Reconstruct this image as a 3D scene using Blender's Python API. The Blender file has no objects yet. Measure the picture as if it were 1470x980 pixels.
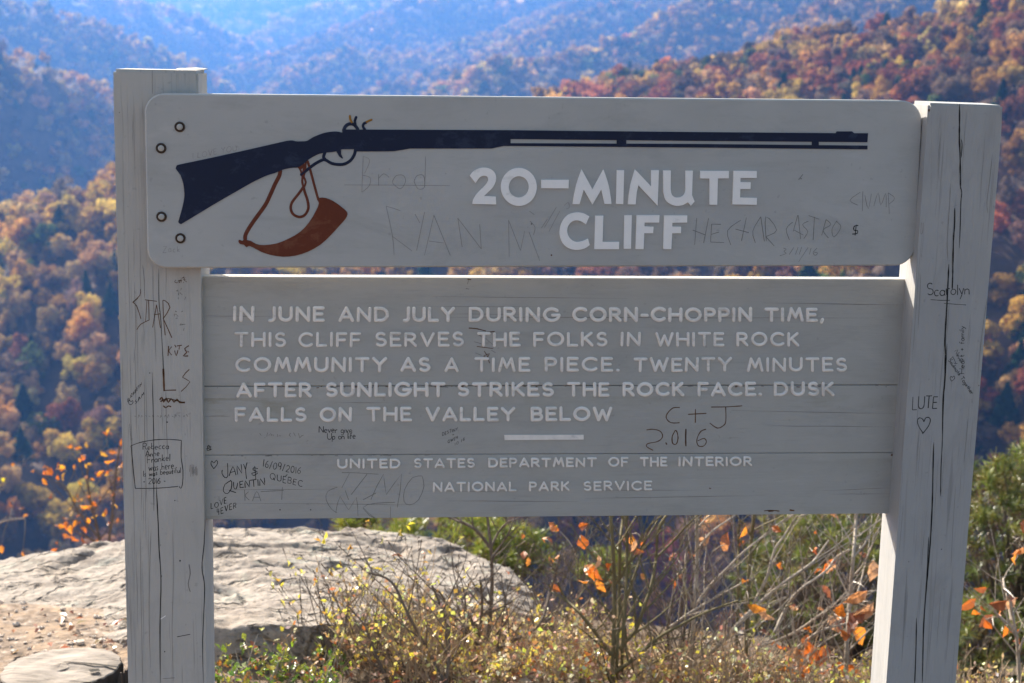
import bpy, bmesh, math, random
import numpy as np
from mathutils import Vector, Matrix
from mathutils.geometry import tessellate_polygon

random.seed(7)
RNG = np.random.default_rng(7)
SC = bpy.context.scene
COL = SC.collection
R = math.radians

# ------------------------------------------------------------------ camera
CX, CY, CZ = 0.59116, -2.61996, 1.69475
YAW, PITCH, ROLL, F = 0.04986, 0.19161, 0.02241, 2053.12
_fw = np.array([math.sin(YAW)*math.cos(PITCH), math.cos(YAW)*math.cos(PITCH), -math.sin(PITCH)])
_r0 = np.array([math.cos(YAW), -math.sin(YAW), 0.0])
_u0 = np.cross(_r0, _fw)
RT = _r0*math.cos(ROLL) + _u0*math.sin(ROLL)
UP = -_r0*math.sin(ROLL) + _u0*math.cos(ROLL)
FW = _fw
CAM = np.array([CX, CY, CZ])
cam_data = bpy.data.cameras.new('camera')
cam = bpy.data.objects.new('camera', cam_data)
COL.objects.link(cam)
cam.matrix_world = Matrix(((RT[0], UP[0], -FW[0], CX), (RT[1], UP[1], -FW[1], CY), (RT[2], UP[2], -FW[2], CZ), (0, 0, 0, 1)))
cam_data.sensor_width = 36.0
cam_data.lens = F/1470*36
cam_data.clip_start = 0.05
cam_data.clip_end = 20000
cam_data.dof.use_dof = True
cam_data.dof.focus_distance = 2.66
cam_data.dof.aperture_fstop = 6.8
SC.camera = cam

# ------------------------------------------------------------------ light and exposure
SUN_EL, SUN_AZ = R(33.3), R(-31.5)          # azimuth measured from +Y towards +X
SUNV = np.array([math.sin(SUN_AZ)*math.cos(SUN_EL), math.cos(SUN_AZ)*math.cos(SUN_EL), math.sin(SUN_EL)])
world = bpy.data.worlds.new('World')
SC.world = world
world.use_nodes = True
wn = world.node_tree
sky = wn.nodes.new('ShaderNodeTexSky')
sky.sky_type = 'NISHITA'
sky.sun_disc = False
sky.sun_elevation = SUN_EL
sky.sun_rotation = SUN_AZ
sky.air_density = 1.0
sky.dust_density = 2.5
sky.ozone_density = 1.0
bg = wn.nodes['Background']
bg.inputs['Strength'].default_value = 0.10
wb = wn.nodes.new('ShaderNodeMix'); wb.data_type = 'RGBA'; wb.blend_type = 'MULTIPLY'      # camera white balance set for shade
wb.inputs[0].default_value = 1.0; wb.inputs[7].default_value = (1.17, 1.0, .695, 1)
wn.links.new(sky.outputs['Color'], wb.inputs[6])
wn.links.new(wb.outputs[2], bg.inputs['Color'])
sun_data = bpy.data.lights.new('sun', 'SUN')
sun_data.energy = 4.6
sun_data.angle = R(0.5)
sun_data.color = (1.0, 0.94, 0.82)
sun = bpy.data.objects.new('sun', sun_data)
COL.objects.link(sun)
sun.rotation_euler = Vector(SUNV).to_track_quat('Z', 'Y').to_euler()
SC.view_settings.view_transform = 'Standard'
SC.view_settings.look = 'None'
SC.view_settings.gamma = 1.0
SC.view_settings.exposure = 1.80
SC.cycles.volume_bounces = 1
SC.cycles.max_bounces = 8
SC.cycles.diffuse_bounces = 4
SC.cycles.use_denoising = True

# ------------------------------------------------------------------ helpers
def at(px, py, d):
    """point seen at photo pixel (px, py), d metres along the view axis"""
    return CAM + d*(FW + (px-735)/F*RT - (py-490)/F*UP)
def project(P):
    D = np.asarray(P) - CAM
    w = D @ FW
    return 735 + F*(D @ RT)/w, 490 - F*(D @ UP)/w, w

def tag(o, label=None, cat=None, group=None, kind=None):
    if label: o['label'] = label
    if cat: o['category'] = cat
    if group: o['group'] = group
    if kind: o['kind'] = kind
    return o
def empty(name, loc=(0, 0, 0)):
    o = bpy.data.objects.new(name, None)
    o.empty_display_size = 0.1
    COL.objects.link(o)
    o.location = loc
    return o
def link_mesh(name, me, parent=None):
    o = bpy.data.objects.new(name, me)
    COL.objects.link(o)
    if parent is not None: o.parent = parent
    return o

class MB:
    """collects polygons; build() links them as ONE mesh object (origin given in world)"""
    def __init__(s):
        s.v = []; s.f = []; s.m = []; s.c = []
        s.col = (1, 1, 1)
    def add(s, verts, faces, mi=0):
        b = len(s.v)
        s.v.extend([tuple(map(float, p)) for p in verts])
        for f in faces:
            s.f.append([i+b for i in f]); s.m.append(mi); s.c.append(s.col)
    def tube(s, pts, radii, n=5, mi=0, cap=True):
        pts = [np.asarray(p, float) for p in pts]
        V = []; prev = None
        for i, p in enumerate(pts):
            t = pts[min(i+1, len(pts)-1)] - pts[max(i-1, 0)]
            t = t/(np.linalg.norm(t)+1e-12)
            if prev is None:
                a = np.array([0, 0, 1.]) if abs(t[2]) < .9 else np.array([1., 0, 0])
            else: a = prev
            u = a - t*(a @ t); u /= (np.linalg.norm(u)+1e-12); prev = u
            w = np.cross(t, u)
            for k in range(n):
                an = 2*math.pi*k/n
                V.append(p + radii[i]*(math.cos(an)*u + math.sin(an)*w))
        Fc = []
        for i in range(len(pts)-1):
            for k in range(n):
                Fc.append([i*n+k, i*n+(k+1) % n, (i+1)*n+(k+1) % n, (i+1)*n+k])
        if cap:
            Fc.append(list(range(n))[::-1]); Fc.append([(len(pts)-1)*n+k for k in range(n)])
        s.add(V, Fc, mi)
    def build(s, name, mats, parent=None, origin=(0, 0, 0), smooth=False):
        me = bpy.data.meshes.new(name)
        o0 = np.array(origin, float)
        V = (np.array(s.v) - o0) if len(s.v) else np.zeros((0, 3))
        me.from_pydata(V.tolist(), [], s.f)
        for m in (mats if isinstance(mats, (list, tuple)) else [mats]): me.materials.append(m)
        me.polygons.foreach_set('material_index', s.m)
        a = me.attributes.new('tint', 'FLOAT_COLOR', 'FACE')
        cc = np.ones((len(s.f), 4), np.float32); cc[:, :3] = np.array(s.c, np.float32).reshape(-1, 3)
        a.data.foreach_set('color', cc.ravel())
        if smooth: me.polygons.foreach_set('use_smooth', [True]*len(s.f))
        me.update()
        return link_mesh(name, me, parent)

def np_mesh(name, V, Fq, mats, tint=None, smooth=False, mi=None):
    """fast mesh from arrays; Fq (n,k) with constant k"""
    me = bpy.data.meshes.new(name)
    n, k = Fq.shape
    me.vertices.add(len(V)); me.vertices.foreach_set('co', np.ascontiguousarray(V, np.float32).ravel())
    me.loops.add(n*k); me.loops.foreach_set('vertex_index', np.ascontiguousarray(Fq, np.int32).ravel())
    me.polygons.add(n)
    me.polygons.foreach_set('loop_start', np.arange(0, n*k, k, dtype=np.int32))
    me.polygons.foreach_set('loop_total', np.full(n, k, np.int32))
    if mi is not None: me.polygons.foreach_set('material_index', np.asarray(mi, np.int32))
    if smooth: me.polygons.foreach_set('use_smooth', np.ones(n, bool))
    for m in (mats if isinstance(mats, (list, tuple)) else [mats]): me.materials.append(m)
    if tint is not None:
        a = me.attributes.new('tint', 'FLOAT_COLOR', 'FACE')
        cc = np.ones((n, 4), np.float32); cc[:, :3] = tint
        a.data.foreach_set('color', cc.ravel())
    me.update(calc_edges=True)
    me.validate()
    return me

# value noise
_perm = np.random.default_rng(3).random((256, 256)).astype(np.float64)
def vnoise(x, y):
    xi = np.floor(x).astype(int); yi = np.floor(y).astype(int)
    fx = x-xi; fy = y-yi
    fx = fx*fx*(3-2*fx); fy = fy*fy*(3-2*fy)
    g = lambda a, b: _perm[a % 256, b % 256]
    return (g(xi, yi)*(1-fx)+g(xi+1, yi)*fx)*(1-fy) + (g(xi, yi+1)*(1-fx)+g(xi+1, yi+1)*fx)*fy
def fbm(x, y, o=4, gain=.5):
    s = 0; a = 1; t = 0
    for k in range(o):
        s = s + a*(vnoise(x*2**k+17.3*k, y*2**k+5.1*k)-.5); t += a; a *= gain
    return s/t*2
def sstep(a, b, x):
    t = np.clip((x-a)/(b-a), 0, 1); return t*t*(3-2*t)

# ------------------------------------------------------------------ materials
class NT:
    def __init__(s, name):
        s.mat = bpy.data.materials.new(name); s.mat.use_nodes = True
        s.t = s.mat.node_tree; s.b = s.t.nodes['Principled BSDF']; s.out = s.t.nodes['Material Output']
        s.b.inputs['Specular IOR Level'].default_value = 0.3
    def n(s, kind, **kw):
        x = s.t.nodes.new(kind)
        for k, v in kw.items():
            if k.startswith('_'): setattr(x, k[1:], v)
            else: x.inputs[k.replace('__', ' ')].default_value = v
        return x
    def l(s, a, b): s.t.links.new(a, b)
    def coords(s, scale=(1, 1, 1), src='Object'):
        tc = s.t.nodes.new('ShaderNodeTexCoord'); mp = s.t.nodes.new('ShaderNodeMapping')
        mp.inputs['Scale'].default_value = scale
        s.l(tc.outputs[src], mp.inputs['Vector']); return mp.outputs['Vector']
    def noise(s, vec, scale, detail=4, rough=.55, dist=0):
        x = s.n('ShaderNodeTexNoise', Scale=scale, Detail=detail, Roughness=rough, Distortion=dist)
        s.l(vec, x.inputs['Vector']); return x.outputs['Fac']
    def ramp(s, fac, stops):
        x = s.t.nodes.new('ShaderNodeValToRGB'); e = x.color_ramp.elements
        while len(e) < len(stops): e.new(.5)
        for i, (p, c) in enumerate(stops):
            e[i].position = p; e[i].color = (*c, 1) if len(c) == 3 else c
        s.l(fac, x.inputs['Fac']); return x.outputs['Color']
    def mix(s, fac, a, b, mode='MIX'):
        x = s.t.nodes.new('ShaderNodeMix'); x.data_type = 'RGBA'; x.blend_type = mode
        for sock, v in ((x.inputs['Factor'], fac), (x.inputs['A'], a), (x.inputs['B'], b)):
            pass
        A = [i for i in x.inputs if i.type == 'RGBA']; Fc = [i for i in x.inputs if i.type == 'VALUE'][0]
        for sock, v in ((Fc, fac), (A[0], a), (A[1], b)):
            if isinstance(v, bpy.types.NodeSocket): s.l(v, sock)
            elif isinstance(v, (int, float)): sock.default_value = v
            else: sock.default_value = (*v, 1)
        return [o for o in x.outputs if o.type == 'RGBA'][0]
    def bump(s, h, strength=.3, dist=.01, prev=None):
        x = s.n('ShaderNodeBump', Strength=strength, Distance=dist)
        s.l(h, x.inputs['Height'])
        if prev is not None: s.l(prev, x.inputs['Normal'])
        return x.outputs['Normal']
    def set(s, color=None, rough=None, normal=None):
        if color is not None:
            if isinstance(color, bpy.types.NodeSocket): s.l(color, s.b.inputs['Base Color'])
            else: s.b.inputs['Base Color'].default_value = (*color, 1)
        if rough is not None:
            if isinstance(rough, bpy.types.NodeSocket): s.l(rough, s.b.inputs['Roughness'])
            else: s.b.inputs['Roughness'].default_value = rough
        if normal is not None: s.l(normal, s.b.inputs['Normal'])
        return s.mat

def painted_wood(name, base, axis, grain=1.0, fine=1.0, seed=0.0, stains=False):
    """old exterior paint on timber; axis = grain direction"""
    t = NT(name)
    sc = {'z': (1, 1, .03), 'x': (.03, 1, 1)}[axis]
    v = t.coords(sc)
    ad = t.n('ShaderNodeVectorMath', _operation='ADD'); t.l(v, ad.inputs[0]); ad.inputs[1].default_value = (seed, seed*.7, seed*.3); v = ad.outputs[0]
    lines = t.noise(v, 150, 3, .6, .35)
    broad = t.noise(v, 34, 3, .6, .5)
    big = t.noise(t.coords((1, 1, 1)), 5, 4, .6)
    col = t.mix(t.ramp(big, [(.3, (0, 0, 0)), (.75, (1, 1, 1))]), tuple(c*.93 for c in base), tuple(min(1, c*1.05) for c in base))
    dirt = t.ramp(lines, [(.30, (1, 1, 1)), (.40, (0, 0, 0))])
    m1 = t.n('ShaderNodeMath', _operation='MULTIPLY'); t.l(dirt, m1.inputs[0]); m1.inputs[1].default_value = .55*grain
    col = t.mix(m1.outputs[0], col, tuple(c*.45 for c in base))
    deep = t.ramp(broad, [(.27, (1, 1, 1)), (.31, (0, 0, 0))])
    m2 = t.n('ShaderNodeMath', _operation='MULTIPLY'); t.l(deep, m2.inputs[0]); m2.inputs[1].default_value = .40*grain
    col = t.mix(m2.outputs[0], col, (.14, .125, .11))
    # faint large scuffs and weathered patches
    wp = t.noise(t.coords((2.2, 2.2, .7) if axis == 'z' else (.7, 2.2, 2.2)), 7, 6, .72, .4)
    col = t.mix(t.ramp(wp, [(.50, (0, 0, 0)), (.70, (.6, .6, .6))]), col, tuple(c*.78 for c in base))
    col = t.mix(t.ramp(wp, [(.26, (.5, .5, .5)), (.40, (0, 0, 0))]), col, tuple(min(1, c*1.16) for c in base))
    if stains:      # mildew creeping from the joints and the left end
        tc = t.t.nodes.new('ShaderNodeTexCoord'); sp = t.t.nodes.new('ShaderNodeSeparateXYZ'); t.l(tc.outputs['Object'], sp.inputs[0])
        sn = t.noise(t.coords((.5, 1, 1.6)), 16, 5, .7, .3)
        for zz, hgt, amt in ((1.0655, .055, .85), (.9345, .04, .55), (1.2885, .085, .30), (.835, .03, .35)):
            a1 = t.n('ShaderNodeMapRange'); a1.inputs['From Min'].default_value = zz-hgt; a1.inputs['From Max'].default_value = zz; a1.inputs['To Max'].default_value = 1; t.l(sp.outputs['Z'], a1.inputs['Value'])
            a2 = t.n('ShaderNodeMath', _operation='LESS_THAN'); a2.inputs[1].default_value = zz+.001; t.l(sp.outputs['Z'], a2.inputs[0])
            a3 = t.n('ShaderNodeMapRange'); a3.inputs['From Min'].default_value = -.45; a3.inputs['From Max'].default_value = -.68; a3.inputs['To Min'].default_value = .28; a3.inputs['To Max'].default_value = 1; t.l(sp.outputs['X'], a3.inputs['Value'])
            f = t.ramp(sn, [(.44, (0, 0, 0)), (.66, (1, 1, 1))])
            for q in (a1.outputs['Result'], a2.outputs[0], a3.outputs['Result'], amt):
                mm = t.n('ShaderNodeMath', _operation='MULTIPLY'); t.l(f, mm.inputs[0])
                if isinstance(q, float): mm.inputs[1].default_value = q
                else: t.l(q, mm.inputs[1])
                f = mm.outputs[0]
            col = t.mix(f, col, (.20, .175, .095))
    spots = t.noise(t.coords((1, 1, 1)), 90, 2, .5)
    col = t.mix(t.ramp(spots, [(.70, (0, 0, 0)), (.76, (.35, .35, .35))]), col, tuple(c*.6 for c in base))
    nrm = t.bump(lines, .35*fine, .002)
    nrm = t.bump(broad, .3*fine, .004, nrm)
    return t.set(col, .62, nrm)

POST_L = painted_wood('painted_post_wood', (.45, .432, .402), 'z', .9, 1.2)
POST_R = painted_wood('painted_post_wood_cracked_shaded', (.375, .368, .36), 'z', .85, 1.2, 3.7)  # base darkened: the right post's shade is put into its paint colour
BOARD_U = painted_wood('painted_smooth_board', (.43, .425, .41), 'x', .07, .25, 1.3)
BOARD_L = painted_wood('painted_plank', (.415, .402, .375), 'x', .20, .6, 8.1, stains=True)

def paint(name, c, rough=.5, var=.12, wear=None, amt=.5, th=.60):
    t = NT(name)
    nz = t.noise(t.coords(), 60, 3)
    col = t.mix(nz, tuple(x*(1-var) for x in c), tuple(min(1, x*(1+var)) for x in c))
    if wear:
        wn_ = t.noise(t.coords((.6, 1, 1)), 38, 6, .72, .4); wl = t.noise(t.coords(), 5, 3)
        ad = t.n('ShaderNodeMath', _operation='MULTIPLY_ADD'); t.l(wl, ad.inputs[0]); ad.inputs[1].default_value = .5; t.l(wn_, ad.inputs[2])
        col = t.mix(t.ramp(ad.outputs[0], [(th+.22, (0, 0, 0)), (th+.32, (amt, amt, amt))]), col, wear)
    return t.set(col, rough, t.bump(nz, .12, .001))
WHITE = paint('cream_letter_paint', (.88, .85, .82), .45, .05, (.55, .53, .50), .45, .62)
CREAM = paint('worn_letter_paint', (.82, .76, .70), .55, .18, (.50, .47, .43), .5, .57)
NAVY = paint('navy_paint', (.0045, .0105, .036), .6, .15, (.030, .045, .085), .5, .58)
RUST = paint('red_brown_paint', (.125, .026, .0095), .6, .15, (.20, .075, .04), .5, .58)
GOLD = paint('mustard_paint', (.33, .15, .015), .5, .15)
INK = paint('black_marker_ink', (.022, .021, .022), .5)
PENCIL = paint('pencil_mark', (.205, .198, .19), .6)
SCRATCH = paint('scratched_line', (.275, .265, .255), .6)
CARVE = paint('carved_raw_wood', (.13, .062, .030), .8, .25)
CRACK = paint('crack_wood_shade', (.012, .011, .010), .9)  # flat strips: the shade deep in a crack is put into dark wood colour
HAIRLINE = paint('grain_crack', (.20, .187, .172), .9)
RUSTY = paint('rusty_steel', (.055, .033, .022), .6, .3)
STEEL = paint('zinc_bolt', (.42, .40, .37), .45, .2)

def leaf_mat(name, attr='tint', trans=.4, sat_noise=False, obj=False, rough=.6):
    t = NT(name); nd = t.t.nodes
    if obj:
        oi = nd.new('ShaderNodeObjectInfo'); base = oi.outputs['Color']
        at_ = nd.new('ShaderNodeAttribute'); at_.attribute_name = attr
        base = t.mix(1.0, base, at_.outputs['Color'], 'MULTIPLY')
    else:
        at_ = nd.new('ShaderNodeAttribute'); at_.attribute_name = attr; base = at_.outputs['Color']
    df = nd.new('ShaderNodeBsdfDiffuse'); tr = nd.new('ShaderNodeBsdfTranslucent'); mx = nd.new('ShaderNodeMixShader')
    mx.inputs[0].default_value = trans
    t.l(base, df.inputs['Color']); t.l(base, tr.inputs['Color'])
    t.l(df.outputs[0], mx.inputs[1]); t.l(tr.outputs[0], mx.inputs[2])
    last = mx.outputs[0]
    if not obj and rough < .6:
        gl = nd.new('ShaderNodeBsdfGlossy'); gl.inputs['Roughness'].default_value = rough; gl.inputs['Color'].default_value = (1, 1, 1, 1)
        m2 = nd.new('ShaderNodeMixShader'); m2.inputs[0].default_value = .06
        t.l(last, m2.inputs[1]); t.l(gl.outputs[0], m2.inputs[2]); last = m2.outputs[0]
    t.l(last, t.out.inputs['Surface'])
    nd.remove(t.b)
    return t.mat
LEAF_TREE = leaf_mat('autumn_tree_leaf', obj=True, trans=.34)
LEAF_FAR = leaf_mat('far_autumn_leaf', trans=.34)
LEAF = leaf_mat('shrub_leaf', trans=.45, rough=.4)
NEEDLE = leaf_mat('pine_needle', trans=.3, rough=.4)
def bark_mat(name, a, b, scale=60):
    t = NT(name)
    nz = t.noise(t.coords((1, 1, .25)), scale, 4, .65)
    return t.set(t.mix(nz, a, b), .85, t.bump(nz, .5, .004))
BARK = bark_mat('grey_brown_bark', (.06, .045, .035), (.21, .165, .135), 90)
TWIG = bark_mat('twig_bark', (.19, .155, .125), (.50, .43, .36), 120)
GREENSTEM = bark_mat('olive_stem', (.085, .072, .035), (.20, .165, .09), 90)
TREEBARK = bark_mat('tree_trunk_bark', (.05, .04, .035), (.12, .10, .09), 2)

# ------------------------------------------------------------------ terrain
RIDGES = [  # (slope, curve, [(px, py, distance)...]) crests of the hills, nearest first
    (.17, .0016, [(-300, 345, 720), (0, 305, 690), (100, 277, 680), (165, 268, 670), (300, 282, 650), (500, 318, 620), (700, 352, 600), (850, 390, 590)]),
    (1.15, 0, [(700, 560, 400), (800, 560, 420), (950, 590, 450), (1100, 615, 480), (1250, 640, 520), (1420, 605, 560), (1560, 585, 590)]),
    (1.15, 0, [(-350, 600, 430), (-100, 604, 470), (60, 596, 500), (170, 606, 520), (330, 640, 545)]),
    (1.2, 0, [(1200, 345, 420), (1300, 320, 450), (1400, 306, 480), (1500, 298, 510), (1700, 285, 570)]),
    (.36, .0007, [(800, 190, 960), (840, 158, 930), (890, 130, 905), (940, 108, 870), (1000, 88, 840), (1060, 69, 815), (1100, 60, 800), (1200, 32, 760), (1290, 10, 720), (1470, -40, 670), (1750, -130, 600)]),
    (1.7, 0, [(-350, -70, 1150), (0, 52, 1400), (60, 76, 1470), (110, 101, 1540), (165, 133, 1620), (250, 205, 1780), (320, 270, 1900)]),
    (.52, .0001, [(840, 128, 1350), (867, 115, 1380), (907, 94, 1420), (953, 86, 1460), (980, 72, 1500), (1040, 58, 1560), (1130, 24, 1650), (1240, -26, 1750), (1500, -110, 1900)]),
    (.52, .0001, [(690, 125, 1950), (737, 105, 2000), (783, 90, 2050), (857, 56, 2120), (907, 40, 2200), (980, 5, 2300), (1100, -35, 2400), (1300, -100, 2500)]),
    (.80, 0, [(-350, -110, 2250), (0, -8, 2550), (100, 18, 2650), (200, 60, 2780), (283, 92, 2900), (340, 135, 3000)]),
    (.52, .0001, [(540, 125, 2650), (583, 106, 2700), (623, 92, 2750), (683, 84, 2800), (743, 53, 2900), (790, 40, 3000), (860, 22, 3150), (1000, -25, 3300), (1250, -100, 3600)]),
    (.52, 0, [(440, 100, 3250), (490, 79, 3300), (543, 75, 3350), (617, 71, 3400), (677, 57, 3450), (723, 36, 3500), (780, 17, 3600), (850, -8, 3700), (1100, -90, 4000)]),
    (.52, 0, [(280, 125, 3500), (310, 112, 3600), (400, 72, 3800), (490, 40, 4000), (550, 22, 4150), (607, 2, 4300), (900, -80, 4700)]),
    (.70, 0, [(-100, -80, 3800), (133, 0, 4050), (233, 25, 4200), (333, 55, 4350), (360, 82, 4400), (380, 112, 4450)]),
    (.55, 0, [(340, 75, 5000), (365, 63, 5100), (420, 37, 5250), (490, 9, 5400), (620, -28, 5600), (900, -110, 6000)]),
    (.50, 0, [(-900, -150, 8000), (200, -75, 7400), (400, -50, 7100), (520, -48, 7100), (700, -75, 7200), (1200, -120, 7500), (2100, -190, 8000)]),
]
SEGS = []
for s1, s2, pts in RIDGES:
    P = []
    for px, py, d in pts:
        q = at(px, py, d); P.append((q[0], q[1], q[2] - 9.0))
    for a, b in zip(P[:-1], P[1:]): SEGS.append((s1, s2, a, b))
def hills(x, y):
    r = np.hypot(x-CX, y-CY)
    z = np.full(np.shape(x), -290.0) + 0.022*np.maximum(r-1500, 0)
    for s1, s2, a, b in SEGS:
        dx, dy = b[0]-a[0], b[1]-a[1]
        t = np.clip(((x-a[0])*dx + (y-a[1])*dy)/(dx*dx+dy*dy), 0, 1)
        d = np.hypot(x-a[0]-t*dx, y-a[1]-t*dy)
        zz = a[2] + t*(b[2]-a[2]) - s1*d - s2*d*d
        k = 6.0
        z = np.maximum(z, zz)
    amp = np.clip((r-250)/1500, .0, 1)
    amp = amp*(.3+.7*sstep(-.16, -.04, np.arctan2(x-CX, y-CY)))
    return z + fbm(x/85, y/85, 3)*(9+6*amp) + fbm(x/300+7, y/300, 3)*42*amp
def near(x, y):
    left = 1 - sstep(-.1, .9, x)
    gl = -.05*np.maximum(y-.6, 0) - .04 - .45*sstep(1.95, 2.45, y)
    gr = -.04 - .34*np.maximum(y-1.15, 0) - .10*np.maximum(x-.8, 0)*sstep(.8, 2, y)
    g = gl*left + gr*(1-left)
    edge = 2.75*left + 6.0*(1-left) + .5*fbm(x/3, y*0+3, 2)
    e = np.maximum(y-edge, 0)
    g = g - 1.25*e*sstep(0, .8, e)
    g = g + .02*fbm(x*2.2, y*2.2, 3)*sstep(30, 4, np.hypot(x, y)) + .5*fbm(x/9, y/9, 3)*sstep(4, 25, np.hypot(x-CX, y-CY))
    return g
def height(x, y):
    return np.maximum(near(x, y), hills(x, y))

az_f = np.arange(R(-25), R(30), R(.13))
az_c = np.arange(R(30), R(335), R(4.0))
AZ = np.concatenate([az_f, az_c])
RAD = np.concatenate([[0.25], np.exp(np.arange(math.log(.4), math.log(9000), .0175))])
AA, RR = np.meshgrid(AZ, RAD, indexing='ij')
GX = CX + RR*np.sin(AA); GY = CY + RR*np.cos(AA)
GZ = height(GX, GY)
na, nr = AA.shape
idx = np.arange(na*nr).reshape(na, nr)
nxt = np.roll(idx, -1, axis=0)
Fq = np.stack([idx[:, :-1], idx[:, 1:], nxt[:, 1:], nxt[:, :-1]], -1).reshape(-1, 4)

t = NT('earth_and_forest_floor')
c3 = t.coords()
n1 = t.noise(c3, 2.2, 6, .65); n2 = t.noise(c3, 28, 5, .7); n3 = t.noise(c3, 9, 4, .6)
soil = t.ramp(n2, [(.30, (.07, .05, .036)), (.46, (.16, .115, .085)), (.58, (.25, .195, .155)), (.70, (.42, .36, .31))])
soil = t.mix(t.ramp(n3, [(.45, (0, 0, 0)), (.62, (1, 1, 1))]), soil, (.29, .205, .14))
nf = t.noise(c3, .12, 5, .6)
sx = t.t.nodes.new('ShaderNodeSeparateXYZ'); tcx = t.t.nodes.new('ShaderNodeTexCoord'); t.l(tcx.outputs['Object'], sx.inputs[0])
nx = t.n('ShaderNodeMath', _operation='ADD'); t.l(sx.outputs['X'], nx.inputs[0]); t.l(n3, nx.inputs[1])
hx = t.n('ShaderNodeMapRange'); hx.inputs['From Min'].default_value = .35; hx.inputs['From Max'].default_value = .75; t.l(nx.outputs[0], hx.inputs['Value'])
soil = t.mix(hx.outputs['Result'], soil, t.ramp(n2, [(.3, (.035, .024, .016)), (.55, (.09, .062, .04)), (.72, (.17, .12, .08))]))      # humus under the brush
wood_floor = t.ramp(nf, [(.3, (.05, .032, .02)), (.7, (.13, .075, .04))])
ln = t.n('ShaderNodeVectorMath', _operation='LENGTH'); tc = t.t.nodes.new('ShaderNodeTexCoord'); t.l(tc.outputs['Object'], ln.inputs[0])
mr = t.n('ShaderNodeMapRange'); mr.inputs['From Min'].default_value = 8; mr.inputs['From Max'].default_value = 16; t.l(ln.outputs['Value'], mr.inputs['Value'])
col = t.mix(mr.outputs['Result'], soil, wood_floor)
SOIL = t.set(col, .95, t.bump(n2, .7, .02, t.bump(n1, .5, .05)))
me = np_mesh('ground', np.stack([GX, GY, GZ], -1).reshape(-1, 3), Fq[:, ::-1], SOIL, smooth=True)
tag(link_mesh('ground', me), kind='structure')

# ------------------------------------------------------------------ haze
hz = bmesh.new(); bmesh.ops.create_cube(hz, size=1)
bmesh.ops.scale(hz, vec=(19000, 19000, 1120), verts=hz.verts)
bmesh.ops.translate(hz, vec=(0, 0, 230), verts=hz.verts)
me = bpy.data.meshes.new('haze'); hz.to_mesh(me); hz.free()
hm = bpy.data.materials.new('haze'); hm.use_nodes = True
nt = hm.node_tree; nt.nodes.remove(nt.nodes['Principled BSDF'])
pv = nt.nodes.new('ShaderNodeVolumePrincipled')
pv.inputs['Color'].default_value = (.105, .275, .72, 1)
pv.inputs['Density'].default_value = .000185
pv.inputs['Anisotropy'].default_value = .35
nt.links.new(pv.outputs['Volume'], nt.nodes['Material Output'].inputs['Volume'])
me.materials.append(hm)
haze = tag(link_mesh('haze', me), kind='stuff')

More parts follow.
